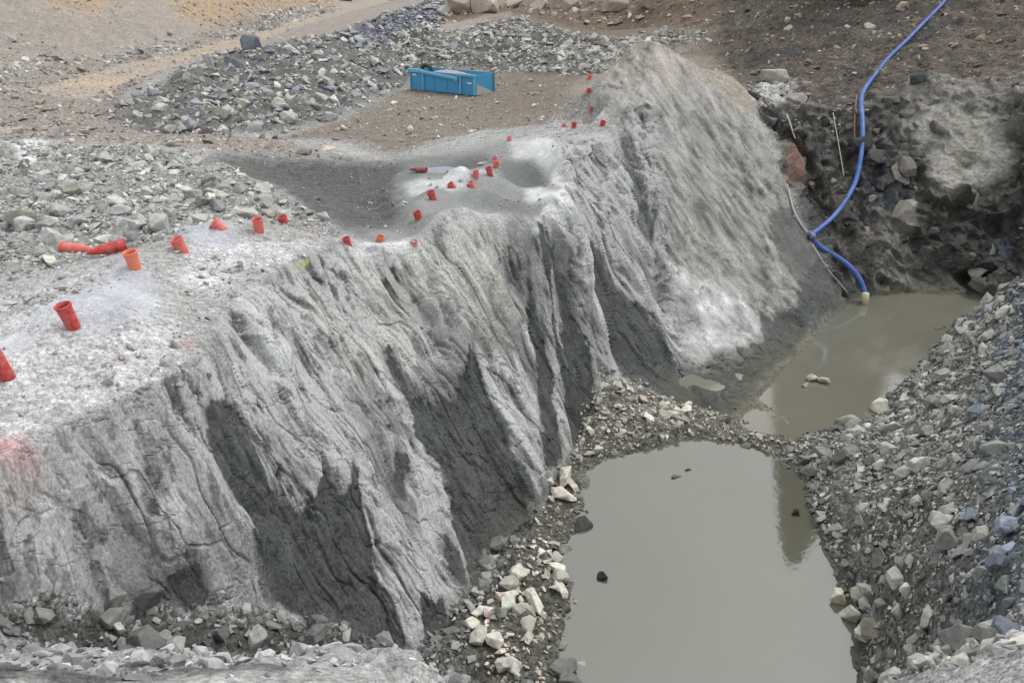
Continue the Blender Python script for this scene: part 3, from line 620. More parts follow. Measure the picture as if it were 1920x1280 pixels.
C = mix(C, srgb(88, 87, 78), damp * 0.75)
C = mix(C, srgb(116, 114, 100), g['mud'] * 0.9 * sstep(-10.2, -10.8, Z))
C = np.clip(C, 0.012, 0.75)

# ------------------------------------------------------------------ materials
def new_mat(name):
    m = bpy.data.materials.new(name); m.use_nodes = True
    return m, m.node_tree.nodes, m.node_tree.links, m.node_tree.nodes['Principled BSDF']
def terrain_mat(name, scale, bump, rough=0.92, contrast=0.35, grain=0.0, pebbles=()):
    m, N, L, b = new_mat(name)
    at = N.new('ShaderNodeAttribute'); at.attribute_name = 'Col'
    geo = N.new('ShaderNodeNewGeometry')
    n = N.new('ShaderNodeTexNoise'); n.inputs['Scale'].default_value = scale; n.inputs['Detail'].default_value = 5; n.inputs['Roughness'].default_value = 0.65
    if grain:                                          # stretch the grain along the bedding
        dt = N.new('ShaderNodeVectorMath'); dt.operation = 'DOT_PRODUCT'; dt.inputs[1].default_value = tuple(S)
        sc = N.new('ShaderNodeVectorMath'); sc.operation = 'SCALE'; sc.inputs[0].default_value = tuple(S * -grain)
        ad = N.new('ShaderNodeVectorMath'); ad.operation = 'ADD'
        L.new(geo.outputs['Position'], dt.inputs[0]); L.new(dt.outputs['Value'], sc.inputs['Scale'])
        L.new(geo.outputs['Position'], ad.inputs[0]); L.new(sc.outputs[0], ad.inputs[1]); L.new(ad.outputs[0], n.inputs['Vector'])
    else:
        L.new(geo.outputs['Position'], n.inputs['Vector'])
    mr = N.new('ShaderNodeMapRange'); mr.inputs[1].default_value = 0.3; mr.inputs[2].default_value = 0.7
    mr.inputs[3].default_value = 1 - contrast; mr.inputs[4].default_value = 1 + contrast
    L.new(n.outputs[0], mr.inputs[0])
    mx = N.new('ShaderNodeVectorMath'); mx.operation = 'SCALE'
    L.new(at.outputs['Color'], mx.inputs[0]); L.new(mr.outputs[0], mx.inputs['Scale'])
    bp = N.new('ShaderNodeBump'); bp.inputs['Strength'].default_value = bump; bp.inputs['Distance'].default_value = 0.03
    L.new(n.outputs[0], bp.inputs['Height']); L.new(bp.outputs[0], b.inputs['Normal'])
    last = mx
    for sc_, lo_, hi_ in pebbles:                      # crushed stone: each cell its own grey
        vo = N.new('ShaderNodeTexVoronoi'); vo.inputs['Scale'].default_value = sc_
        L.new(geo.outputs['Position'], vo.inputs['Vector'])
        sp = N.new('ShaderNodeSeparateColor'); L.new(vo.outputs['Color'], sp.inputs[0])
        m2 = N.new('ShaderNodeMapRange'); m2.inputs[3].default_value = lo_; m2.inputs[4].default_value = hi_
        L.new(sp.outputs[0], m2.inputs[0])
        ml = N.new('ShaderNodeVectorMath'); ml.operation = 'SCALE'; L.new(last.outputs[0], ml.inputs[0]); L.new(m2.outputs[0], ml.inputs['Scale']); last = ml
        b2 = N.new('ShaderNodeBump'); b2.invert = True; b2.inputs['Strength'].default_value = 0.8; b2.inputs['Distance'].default_value = 0.6 / sc_
        L.new(vo.outputs['Distance'], b2.inputs['Height']); L.new(bp.outputs[0], b2.inputs['Normal']); L.new(b2.outputs[0], b.inputs['Normal']); bp = b2
    L.new(last.outputs[0], b.inputs['Base Color'])
    b.inputs['Roughness'].default_value = rough; b.inputs['Specular IOR Level'].default_value = 0.25
    return m
MT = dict(rock_face=terrain_mat('gneiss_face', 30, 0.4, contrast=0.42, grain=0.5), ground=terrain_mat('crushed_ground', 13, 0.8, pebbles=((11, 0.82, 1.15), (28, 0.82, 1.16))), pit_wall=terrain_mat('fractured_rock', 9, 0.9, 0.85),
          soil_slope=terrain_mat('bouldery_soil', 9, 0.9, pebbles=((7, 0.75, 1.25),)), rubble_bank=terrain_mat('fine_rubble', 14, 0.9, pebbles=((9, 0.6, 1.4), (22, 0.7, 1.3))), road=terrain_mat('packed_road', 5, 0.4), drill_dust=terrain_mat('fine_dust', 20, 0.4, contrast=0.2, pebbles=((24, 0.9, 1.1),)), foreground_bank=terrain_mat('pale_rock', 22, 0.9, pebbles=((16, 0.8, 1.2),)))
def link(name, me, mat=None, parent=None, smooth=None):
    if mat is not None and not me.materials: me.materials.append(mat)
    o = bpy.data.objects.new(name, me); COL.objects.link(o)
    if parent is not None: o.parent = parent
    return o
def mesh_np(name, V, F, cols=None, smooth=True):
    """F: (n, k) array of equal-size faces"""
    me = bpy.data.meshes.new(name)
    nf, k = F.shape
    me.vertices.add(len(V)); me.vertices.foreach_set('co', np.ascontiguousarray(V, np.float32).ravel())
    me.loops.add(nf * k); me.loops.foreach_set('vertex_index', np.ascontiguousarray(F, np.int32).ravel())
    me.polygons.add(nf); me.polygons.foreach_set('loop_start', np.arange(0, nf * k, k, dtype=np.int32))
    me.polygons.foreach_set('use_smooth', np.full(nf, smooth, bool))
    me.update(calc_edges=True)
    if cols is not None:
        a = me.color_attributes.new('Col', 'FLOAT_COLOR', 'POINT')
        c4 = np.ones((len(V), 4), np.float32); c4[:, :3] = cols
        a.data.foreach_set('color', c4.ravel())
    return me
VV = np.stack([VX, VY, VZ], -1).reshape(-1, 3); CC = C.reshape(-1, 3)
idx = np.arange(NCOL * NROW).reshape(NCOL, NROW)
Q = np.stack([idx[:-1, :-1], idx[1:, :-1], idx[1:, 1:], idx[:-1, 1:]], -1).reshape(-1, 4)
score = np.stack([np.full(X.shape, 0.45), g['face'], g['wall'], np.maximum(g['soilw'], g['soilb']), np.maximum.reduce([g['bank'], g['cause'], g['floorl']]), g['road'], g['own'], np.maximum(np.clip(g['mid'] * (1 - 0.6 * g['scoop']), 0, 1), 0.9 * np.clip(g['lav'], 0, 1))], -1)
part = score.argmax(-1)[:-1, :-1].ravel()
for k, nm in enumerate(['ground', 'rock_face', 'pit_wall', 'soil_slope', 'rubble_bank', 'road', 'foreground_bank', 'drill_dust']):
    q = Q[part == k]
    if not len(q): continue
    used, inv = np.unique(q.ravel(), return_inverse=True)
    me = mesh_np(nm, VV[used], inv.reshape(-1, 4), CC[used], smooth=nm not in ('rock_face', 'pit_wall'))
    me.materials.append(MT[nm])
    o = link(nm, me); o['kind'] = 'structure'
    o['label'] = {'ground': 'pale stony ground of the quarry bench and basin', 'rock_face': 'steep grey blasted rock face with dark damp seams', 'pit_wall': 'dark fractured rock wall behind the blue hose',
                  'soil_slope': 'brown bouldery soil slope above the pit', 'rubble_bank': 'grey rubble bank round the muddy ponds', 'road': 'tan packed haul road climbing to the right', 'foreground_bank': 'pale broken rock at the near edge', 'drill_dust': 'smooth grey and lavender drill dust on the bench'}[nm]
del VV, CC, Q

# ------------------------------------------------------------------ ponds
def water_mat(name, base, rough=0.04, ior=2.15):
    m, N, L, b = new_mat(name)
    b.inputs['Roughness'].default_value = rough; b.inputs['IOR'].default_value = ior
    geo = N.new('ShaderNodeNewGeometry')
    n = N.new('ShaderNodeTexNoise'); n.inputs['Scale'].default_value = 0.35; n.inputs['Detail'].default_value = 3
    L.new(geo.outputs['Position'], n.inputs['Vector'])
    cr = N.new('ShaderNodeMix'); cr.data_type = 'RGBA'
    cr.inputs['A'].default_value = (*(base * 0.85), 1); cr.inputs['B'].default_value = (*(base * 1.18), 1)
    L.new(n.outputs[0], cr.inputs['Factor']); L.new(cr.outputs['Result'], b.inputs['Base Color'])
    w = N.new('ShaderNodeTexNoise'); w.inputs['Scale'].default_value = 5.0; w.inputs['Detail'].default_value = 3
    L.new(geo.outputs['Position'], w.inputs['Vector'])
    bp = N.new('ShaderNodeBump'); bp.inputs['Strength'].default_value = 0.06; bp.inputs['Distance'].default_value = 0.02
    L.new(w.outputs[0], bp.inputs['Height']); L.new(bp.outputs[0], b.inputs['Normal'])
    return m
WM = water_mat('muddy_water', srgb(96, 95, 84))
WM2 = water_mat('silty_water', srgb(112, 111, 99), 0.06, 1.8)
def flat_poly(name, pts, z, mat):
    bm = bmesh.new()
    vs = [bm.verts.new((p[0], p[1], z)) for p in pts]
    f = bm.faces.new(vs)
    bmesh.ops.triangulate(bm, faces=[f])
    bmesh.ops.recalc_face_normals(bm, faces=bm.faces)
    for f in bm.faces:
        if f.normal.z < 0: f.normal_flip()
    me = bpy.data.meshes.new(name); bm.to_mesh(me); bm.free()
    return link(name, me, mat)
mid_l = [P(1112, 820, z=-11), P(1200, 810, z=-11), P(1300, 803, z=-11), P(1400, 815, z=-11), P(1480, 830, z=-11), P(1560, 852, z=-11)]
o = flat_poly('pond_water', [(-6, 9.5, 0), (-2, 6, 0), (6, 6, 0), (9, 11, 0)] + [p for p in mid_l[::-1]] + [(1.2, 18.2, 0), (-2, 13, 0)], WATER_Z, WM)
o['kind'] = 'structure'; o['label'] = 'near pond of still muddy grey water'
o = flat_poly('pond_water', mid_l[2:] + [P(1700, 830, z=-11), (17, 22, 0), (22, 30, 0), (12, 31, 0), (8, 24, 0), (4.5, 20.5, 0)], WATER_Z, WM2)
o['kind'] = 'structure'; o['label'] = 'far pond of brown muddy water below the hose'
# ------------------------------------------------------------------ broken rock
def hull_variant(seed, flat, npts=13, fine=False):
    r = np.random.default_rng(seed)
    p = r.normal(size=(npts, 3)); p /= np.linalg.norm(p, axis=1, keepdims=True)
    p *= r.uniform(0.8, 1.0, (npts, 1))
    p = np.sign(p) * np.abs(p) ** 0.8
    p *= np.array([1.0, r.uniform(0.6, 0.95), flat]) * 0.55
    bm = bmesh.new()
    for q in p: bm.verts.new(q)
    res = bmesh.ops.convex_hull(bm, input=bm.verts)
    junk = [e for e in res['geom_interior'] + res['geom_unused'] if isinstance(e, bmesh.types.BMVert)]
    bmesh.ops.delete(bm, geom=list(set(junk)), context='VERTS')
    if fine:
        bmesh.ops.dissolve_limit(bm, angle_limit=math.radians(16), verts=bm.verts, edges=bm.edges)
        bmesh.ops.bevel(bm, geom=bm.edges[:], offset=0.022, segments=1, affect='EDGES')
        bmesh.ops.triangulate(bm, faces=bm.faces)
        for _ in range(2):
            bmesh.ops.subdivide_edges(bm, edges=[e for e in bm.edges if e.calc_length() > 0.12], cuts=1)
            bmesh.ops.triangulate(bm, faces=bm.faces)
        V = np.array([v.co[:] for v in bm.verts])
        d = 0.035 * fbm(V[:, 0] + seed, V[:, 1], V[:, 2], 2.5, 3) + 0.018 * fbm(V[:, 0] + seed, V[:, 1], V[:, 2], 9, 2)
        for v, dd in zip(bm.verts, d): v.co *= 1 + dd / max(v.co.length, 0.1) * 1.2
    bmesh.ops.triangulate(bm, faces=bm.faces)
    bmesh.ops.recalc_face_normals(bm, faces=bm.faces)
    bm.verts.ensure_lookup_table(); bm.verts.index_update()
    V = np.array([v.co[:] for v in bm.verts], np.float32); F = np.array([[v.index for v in f.verts] for f in bm.faces], np.int32)
    bm.free()
    return V, F
SMALL = [hull_variant(100 + i, [0.75, 0.6, 0.5, 0.38, 0.28][i % 5], 8 + i % 5) for i in range(30)]
BIG = [hull_variant(300 + i, [0.8, 0.62, 0.5, 0.4, 0.3, 0.7][i % 6], 14, True) for i in range(24)]
def rock_mat(name, use_obj):
    m, N, L, b = new_mat(name)
    if use_obj:
        src = N.new('ShaderNodeObjectInfo').outputs['Color']
    else:
        a = N.new('ShaderNodeAttribute'); a.attribute_name = 'Col'; src = a.outputs['Color']
    geo = N.new('ShaderNodeNewGeometry')
    n = N.new('ShaderNodeTexNoise'); n.inputs['Scale'].default_value = 7; n.inputs['Detail'].default_value = 6; n.inputs['Roughness'].default_value = 0.65
    L.new(geo.outputs['Position'], n.inputs['Vector'])
    mr = N.new('ShaderNodeMapRange'); mr.inputs[1].default_value = 0.3; mr.inputs[2].default_value = 0.7; mr.inputs[3].default_value = 0.68; mr.inputs[4].default_value = 1.3
    L.new(n.outputs[0], mr.inputs[0])
    mx = N.new('ShaderNodeVectorMath'); mx.operation = 'SCALE'
    L.new(src, mx.inputs[0]); L.new(mr.outputs[0], mx.inputs['Scale']); L.new(mx.outputs[0], b.inputs['Base Color'])
    bp = N.new('ShaderNodeBump'); bp.inputs['Strength'].default_value = 0.7; bp.inputs['Distance'].default_value = 0.03
    L.new(n.outputs[0], bp.inputs['Height']); L.new(bp.outputs[0], b.inputs['Normal'])
    b.inputs['Roughness'].default_value = 0.9; b.inputs['Specular IOR Level'].default_value = 0.25
    return m
M_ROCKS, M_ROCKO = rock_mat('rubble_stone', False), rock_mat('boulder_stone', True)
BIG_ME = []
for i, (V, F) in enumerate(BIG):
    me = mesh_np('rock', V, F, smooth=False); me.materials.append(M_ROCKO); BIG_ME.append(me)

DX, DY = np.gradient(GX, axis=0), np.gradient(GY, axis=0)
CELL = (math.exp((LR1 - LR0) / (NR - 1)) - 1) * np.exp(lr)[None] ** 2 * (AZ1 - AZ0) / (NA - 1) * np.ones((NA, 1))
def slope_n(x, y, e=0.25):
    zx = (ground(x + e, y) - ground(x - e, y)) / (2 * e); zy = (ground(x, y + e) - ground(x, y - e)) / (2 * e)
    n = np.stack([-zx, -zy, np.ones_like(zx)], -1)
    return n / np.linalg.norm(n, axis=-1, keepdims=True)
ROCKS = []       # x, y, z, size, zone, colour, normal
def scatter(zone, mask, per_m2, smin, smax, alpha, cols, rmax=170, sink=0.18, flatbed=0.6, clump=0.0, jitter=0.16, wmin=WATER_Z - 0.12):
    w = (mask * CELL).astype(np.float64)
    w *= (rr[None] < rmax) & (rr[None] > 1.6)
    if clump:
        w = w * np.clip(1 + clump * 2.4 * fbm(GX + 3 * len(zone), GY, 0 * GX, 0.55, 3), 0.02, None)
    tot = w.sum()
    n = int(tot * per_m2)
    if n < 1: return
    r = np.random.default_rng(abs(hash_(zone)) % 99991)
    cs = np.cumsum(w.ravel()); k = np.searchsorted(cs, r.random(n) * cs[-1])
    i = np.minimum(k // NR + r.random(n), NA - 1.01); j = np.minimum(k % NR + r.random(n), NR - 1.01)
    a = AZ0 + i / (NA - 1) * (AZ1 - AZ0); rad = np.exp(LR0 + j / (NR - 1) * (LR1 - LR0))
    x, y = np.sin(a) * rad, np.cos(a) * rad
    z = bil(H, i, j)
    s = smin * (1 - r.random(n) * (1 - (smin / smax) ** alpha)) ** (-1 / alpha)
    ok = z > wmin
    x, y, z, s = x[ok], y[ok], z[ok], s[ok]; n = len(x)
    nn = slope_n(x, y)
    cols = np.array(cols); c = cols[r.integers(0, len(cols), n)] * (1 + r.normal(0, jitter, (n, 1)))
    wet = sstep(-10.86, -11.02, z)[:, None]
    c = c * (1 - 0.6 * wet)
    t = y * CP - z * SP
    # keep nothing finer than the picture could show
    px = s / np.maximum(t, 0.5) * FPX
    keep = px > 2.0
    ROCKS.append(dict(zone=zone, x=x[keep], y=y[keep], z=z[keep] + (0.5 - sink) * 0.0, s=s[keep], c=np.clip(c[keep], 0.02, 0.8), n=nn[keep], t=t[keep], flat=flatbed, sink=sink))
def hash_(s):
    h = 7
    for ch in s: h = (h * 131 + ord(ch)) % 1000003
    return h
G = lambda *a: srgb(*a)
greys = [G(176, 177, 174), G(162, 163, 161), G(192, 193, 190), G(150, 150, 147), G(182, 181, 171)]
pales = [G(192, 191, 178), G(178, 178, 166), G(204, 203, 193), G(160, 160, 150), G(182, 174, 164)]
bankc = [G(158, 158, 153), G(172, 172, 165), G(142, 142, 138), G(188, 187, 179), G(150, 149, 143), G(130, 131, 128)]
bluec = [G(118, 130, 138), G(128, 134, 148), G(122, 134, 130), G(140, 146, 150), G(104, 112, 118)]
def mk(m, *o):
    r = m.copy()
    for q in o: r = r * (1 - np.clip(q, 0, 1))
    return np.clip(r, 0, 1)
scatter('field', mk(M_FIELD, M_SCOOP), 34, 0.08, 0.62, 1.7, greys, clump=0.5)
scatter('bench', mk(np.clip(1 - M_FACE - M_FIELD - M_BANK - M_CAUSE - M_FLOORL - M_MUD - M_WALL - M_SOILW - M_OWN - M_MID - M_TAN - M_BASIN - M_BERM - M_PILE - M_SOILB - M_ROAD, 0, 1) * (Z0 > -10.9), M_LAV, M_SCOOP), 12, 0.035, 0.3, 2.6, [G(190, 191, 190), G(165, 165, 163), G(205, 205, 203), G(150, 150, 148)], rmax=45, clump=0.9)
scatter('berm', M_BERM, 10.0, 0.14, 1.0, 1.75, greys + [G(140, 142, 150)], rmax=90, clump=0.6)
scatter('pile', M_PILE, 14.0, 0.16, 0.95, 1.9, greys + [G(170, 165, 150)], rmax=90, clump=0.3)
scatter('soilb', M_SOILB, 1.8, 0.2, 1.4, 2.0, [G(170, 160, 150), G(150, 140, 130), G(185, 178, 170)], rmax=100)
scatter('tan', mk(M_TAN, M_ROAD * 0.85, M_ORG * .5), 8.0, 0.1, 0.8, 2.1, [G(178, 168, 156), G(150, 142, 133), G(190, 184, 176), G(150, 150, 150)], rmax=110, clump=0.9)
scatter('tanleft', mk(poly_mask([(-30, 80), (100, 75), (140, 130), (90, 150), (-30, 160)], 5) + poly_mask([(200, 100), (330, 75), (380, 85), (300, 110), (220, 125)], 4) + poly_mask([(400, 60), (600, 10), (640, 20), (540, 45), (430, 75)], 4)), 5, 0.15, 1.0, 2.0, greys, rmax=120)
scatter('basin', mk(M_BASIN), 4.5, 0.08, 0.5, 2.4, [G(190, 186, 175), G(165, 158, 150), G(200, 197, 190), G(140, 136, 130)], rmax=60, clump=1.0)
scatter('mid', mk(M_MID, M_FACE), 2.2, 0.06, 0.4, 2.4, [G(190, 192, 192), G(150, 151, 150)], clump=1.2)
scatter('org', np.clip(M_ORG, 0, 1), 3.0, 0.12, 0.8, 2.2, [G(178, 158, 132), G(160, 140, 118), G(190, 178, 160)], rmax=150, clump=0.7)
scatter('fieldfine', mk(M_FIELD, M_SCOOP), 90, 0.05, 0.12, 1.8, greys)
scatter('bankfine', mk(M_BANK), 120, 0.05, 0.12, 1.8, bankc)
scatter('scoopedge', mk(M_SCOOP), 3.0, 0.06, 0.4, 2.4, [G(150, 151, 150), G(120, 121, 120)], clump=1.0)
scatter('soilw', mk(M_SOILW), 4.5, 0.10, 0.8, 2.2, [G(160, 152, 140), G(135, 128, 118), G(120, 108, 98), G(175, 172, 165), G(105, 100, 94)], rmax=70, clump=0.8)
scatter('wallrock', mk(M_WALL, M_WHITE * 1.2), 3.2, 0.22, 1.25, 1.5, [G(104, 102, 98), G(84, 82, 79), G(125, 122, 117), G(74, 74, 76)], rmax=60, clump=0.9, sink=0.34)
scatter('ledge', poly_mask([(1400, 170), (1450, 140), (1520, 190), (1620, 195), (1620, 225), (1560, 240), (1480, 235), (1430, 200)], 3), 14, 0.08, 0.6, 2.0, [G(170, 168, 160), G(150, 148, 142), G(130, 128, 122)])
scatter('bank', mk(M_BANK, M_BLUEB), 64, 0.08, 0.55, 1.75, bankc, clump=0.3)
scatter('bankblue', mk(M_BANK * np.clip(M_BLUEB, 0, 1)), 64, 0.08, 0.6, 1.75, bluec + bankc[:2], clump=0.35)
scatter('edge', mk(poly_mask([P(1455, 862, z=-11), P(1520, 880, z=-10.9), P(1560, 960, z=-10.8), P(1600, 1040, z=-10.7), P(1660, 1150, z=-10.7), P(1650, 1230, z=-10.9), P(1612, 1240, z=-11), P(1622, 1180, z=-11), P(1570, 1080, z=-11), P(1545, 1020, z=-11), P(1518, 960, z=-11), P(1505, 895, z=-11)], 2)), 30, 0.10, 0.45, 2.0, pales + bankc)
scatter('causeway', mk(M_CAUSE), 95, 0.06, 0.42, 2.2, pales, clump=0.25)
palefloor = poly_mask([P(1000, 1000, z=-10.8), P(1060, 1030, z=-11), P(1085, 1100, z=-11), P(1062, 1170, z=-11), P(1050, 1300, z=-11), P(930, 1300, z=-10.8), P(880, 1190, z=-10.6), P(890, 1120, z=-10.7), P(960, 1060, z=-10.7)], 3)
scatter('palefloor', palefloor, 60, 0.08, 0.5, 2.0, pales + [G(205, 190, 182)], clump=0.3)
nook = poly_mask([(1000, 960), (1030, 910), (1080, 930), (1112, 980), (1050, 1020), (1010, 1010)], 2)
scatter('nook', nook, 50, 0.06, 0.35, 2.0, pales)
scatter('floorl', mk(M_FLOORL, palefloor, nook), 70, 0.07, 0.6, 1.8, [G(140, 140, 137), G(122, 123, 121), G(160, 160, 157), G(104, 106, 105)], clump=0.4)
scatter('brokenedge', poly_mask([(220, 640), (420, 600), (410, 690), (340, 770), (200, 785), (150, 720)], 6) + poly_mask([(350, 500), (470, 470), (490, 560), (410, 610), (350, 560)], 5) + .6 * poly_mask([(-30, 520), (100, 500), (230, 500), (200, 540), (60, 590), (-30, 600)], 5), 60, 0.035, 0.28, 2.0, [G(168, 168, 166), G(150, 150, 148), G(182, 182, 180), G(135, 135, 133)], clump=0.6)
scatter('bluegravel', M_BLUEG, 14, 0.16, 0.6, 2.0, [G(112, 116, 130), G(130, 132, 142), G(150, 150, 155), G(96, 100, 114)], rmax=110)
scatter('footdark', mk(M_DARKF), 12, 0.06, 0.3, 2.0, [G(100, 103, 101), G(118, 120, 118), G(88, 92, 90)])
scatter('own', mk(M_OWN), 120, 0.04, 0.24, 1.6, [G(172, 172, 171), G(158, 158, 158), G(184, 185, 186), G(140, 140, 140)], clump=0.3)
scatter('facechips', mk(M_FACE, M_WET) * 0.5, 3.0, 0.03, 0.14, 2.2, [G(175, 176, 174), G(150, 151, 149)])
scatter('pondrocks', poly_mask([P(1370, 785, z=-11), P(1430, 722, z=-11), P(1500, 700, z=-11), P(1480, 740, z=-11), P(1410, 790, z=-11)], 2), 8, 0.05, 0.2, 2.0, [G(120, 118, 105)], wmin=-11.3)

def rot_from(n, yaw, tilt_r, r):
    """basis: z along a tilted normal, spun by yaw; arrays in, (k,3,3) out"""
    k = len(n)
    nn = n + r.normal(0, tilt_r, (k, 3)); nn /= np.linalg.norm(nn, axis=1, keepdims=True)
    a = np.stack([np.cos(yaw), np.sin(yaw), np.zeros(k)], -1)
    a -= nn * (a * nn).sum(1, keepdims=True); a /= np.linalg.norm(a, axis=1, keepdims=True)
    b = np.cross(nn, a)
    return np.stack([a, b, nn], -1)
def visible(x, y, z, t):
    u = x / t * FPX + 960
    yc = (y * SP + z * CP) / t
    v = 640 - yc * FPX
    inside = (u > -10) & (u < 1930) & (v > -10) & (v < 1290)
    hr = np.hypot(x, y); vis = inside.copy()
    i, _ = to_ij(x, y)
    for k in np.nonzero(inside)[0]:
        ii = int(round(min(max(i[k], 0), NA - 1)))
        m = rr < hr[k] - 0.5
        if np.any((H[ii] > (z[k] + 0.1) / hr[k] * rr)[m][5:]): vis[k] = False
    return vis, u, v
# the 270 rocks that show largest stand as rocks of their own, the rest is rubble
cand = []
for q, d in enumerate(ROCKS):
    px = d['s'] / d['t'] * FPX
    for k in np.argsort(-px)[:400]: cand.append((px[k], q, k))
cand.sort(reverse=True)
picked = {q: set() for q in range(len(ROCKS))}
cnt = 0
SINGLE = []
for px, q, k in cand:
    d = ROCKS[q]
    if cnt >= 262: break
    vis, u, v = visible(d['x'][k:k+1], d['y'][k:k+1], d['z'][k:k+1], d['t'][k:k+1])
    if not vis[0]: continue
    picked[q].add(k); cnt += 1
    SINGLE.append((q, k, float(u[0]), float(v[0]), px))
ZTXT = {'brokenedge': ('pale broken stone on the rough shoulder above the rock face', 'broken stones on the shoulder'), 'bluegravel': ('bluish stone at the far right end of the berm', 'bluish stones of the berm end'), 'org': ('tan stone on the orange slope at the top left', 'tan stones on the orange slope'), 'fieldfine': ('small grey stone in the left rubble field', 'small stones in the left rubble field'), 'bankfine': ('small grey stone on the right bank', 'small stones on the right bank'),
        'field': ('angular grey rock in the wide rubble field left of the hollow', 'grey rocks in the left rubble field'),
        'bench': ('small pale stone lying on the dusty bench top', 'pale stones on the bench'),
        'berm': ('grey boulder on the long berm left of the blue skip', 'boulders on the berm'),
        'pile': ('grey block on the rock pile behind the blue skip', 'blocks on the pile behind the skip'),
        'soilb': ('tan boulder on the brown berm along the top edge', 'boulders on the brown berm'),
        'tan': ('tan stone beside the packed haul road', 'stones beside the haul road'),
        'tanleft': ('grey rock at the foot of the tan slope, upper left', 'grey rocks below the tan slope'),
        'basin': ('small pale stone on the brown basin floor near the skip', 'stones on the basin floor'),
        'mid': ('pale stone on the smooth grey dust of the mid bench', 'stones on the mid bench dust'),
        'scoopedge': ('grey stone on the dark side of the hollow', 'stones in the hollow'),
        'soilw': ('stone stuck in the brown soil slope above the pit wall', 'stones in the soil slope'),
        'wallrock': ('dark block jutting from the fractured pit wall', 'dark blocks of the pit wall'),
        'ledge': ('pale block on the ledge behind the rock peak', 'pale blocks on the ledge'),
        'bank': ('grey angular rock on the right rubble bank above the near pond', 'grey rocks on the right bank'),
        'bankblue': ('bluish grey rock at the far right of the rubble bank', 'bluish rocks on the right bank'),
        'edge': ('pale rock along the right waterline of the near pond', 'pale rocks along the right waterline'),
        'causeway': ('pale broken rock on the causeway between the two ponds', 'pale rocks on the causeway'),
        'palefloor': ('pale slab of rock on the left shore of the near pond', 'pale slabs on the left shore'),
        'nook': ('pale rock in the small heap where the face meets the near pond', 'pale rocks in the shore heap'),
        'floorl': ('grey rock in the rubble at the foot of the rock face', 'grey rocks at the foot of the face'),
        'footdark': ('dark rock in the dark rubble at lower left', 'dark rocks at lower left'),
        'own': ('whitish rock on the nearest edge along the bottom', 'whitish rocks on the nearest edge'),
        'facechips': ('small chip of rock on the steep face', 'chips on the face'),
        'pondrocks': ('small muddy stone in the shallow edge of the far pond', 'stones in the far pond shallows')}
srng = np.random.default_rng(21)
def put_rock(x, y, z, size, n, col, name, label, cat, group, var=None, yaw=None, tilt=0.25, sink=0.2, scl=None):
    R = rot_from(np.array([n]), np.array([yaw if yaw is not None else srng.uniform(0, 6.28)]), tilt, srng)[0]
    vi = var if var is not None else int(srng.integers(len(BIG_ME)))
    o = bpy.data.objects.new(name, BIG_ME[vi]); COL.objects.link(o)
    hz = -float(BIG[vi][0][:, 2].min()) * size * (scl[2] if scl else 1)
    M = Matrix([list(R[0]), list(R[1]), list(R[2])]).to_4x4()
    S_ = Matrix.Diagonal((size * (scl[0] if scl else 1), size * (scl[1] if scl else 1), size * (scl[2] if scl else 1), 1))
    off = np.array(n) * hz * (1 - 2 * sink)
    o.matrix_world = Matrix.Translation((x + off[0], y + off[1], z + off[2])) @ M @ S_
    o.color = (*[float(c) for c in col], 1)
    o['label'] = label; o['category'] = cat
    if group: o['group'] = group
    return o
for q, k, u, v, px in SINGLE:
    d = ROCKS[q]
    lab, grp = ZTXT[d['zone']]
    put_rock(d['x'][k], d['y'][k], d['z'][k], d['s'][k], d['n'][k], d['c'][k], 'rock', lab, 'rock', grp, sink=0.22)
for q, d in enumerate(ROCKS):
    keep = np.ones(len(d['x']), bool)
    if picked[q]: keep[list(picked[q])] = False
    x, y, z, s, c, n = (d[a][keep] for a in ('x', 'y', 'z', 's', 'c', 'n'))
    if not len(x): continue
    r = np.random.default_rng(q + 900)
    var = r.integers(0, len(SMALL), len(x))
    Rm = rot_from(n, r.uniform(0, 6.28, len(x)), 0.35, r)
    Vs, Fs, Cs, base = [], [], [], 0
    for vi, (V, F) in enumerate(SMALL):
        m = var == vi
        if not m.any(): continue
        W = np.einsum('kab,vb->kva', Rm[m], V) * s[m][:, None, None]
        up = n[m] * (-V[:, 2].min() * s[m] * (1 - 2 * d['sink']))[:, None]
        W += np.stack([x[m], y[m], z[m]], -1)[:, None, :] + up[:, None, :]
        k = m.sum(); nv = len(V)
        Fs.append((F[None] + (np.arange(k) * nv)[:, None, None] + base).reshape(-1, 3))
        Vs.append(W.reshape(-1, 3)); Cs.append(np.repeat(c[m], nv, 0)); base += k * nv
    me = mesh_np('rubble', np.concatenate(Vs), np.concatenate(Fs), np.concatenate(Cs), smooth=False)
    me.materials.append(M_ROCKS)
    o = link('rubble', me); o['kind'] = 'stuff'; o['label'] = 'loose ' + ZTXT[d['zone']][1].replace('rocks', 'rubble'); o['category'] = 'rubble'
print('rubble pieces', sum(len(d['x']) for d in ROCKS))

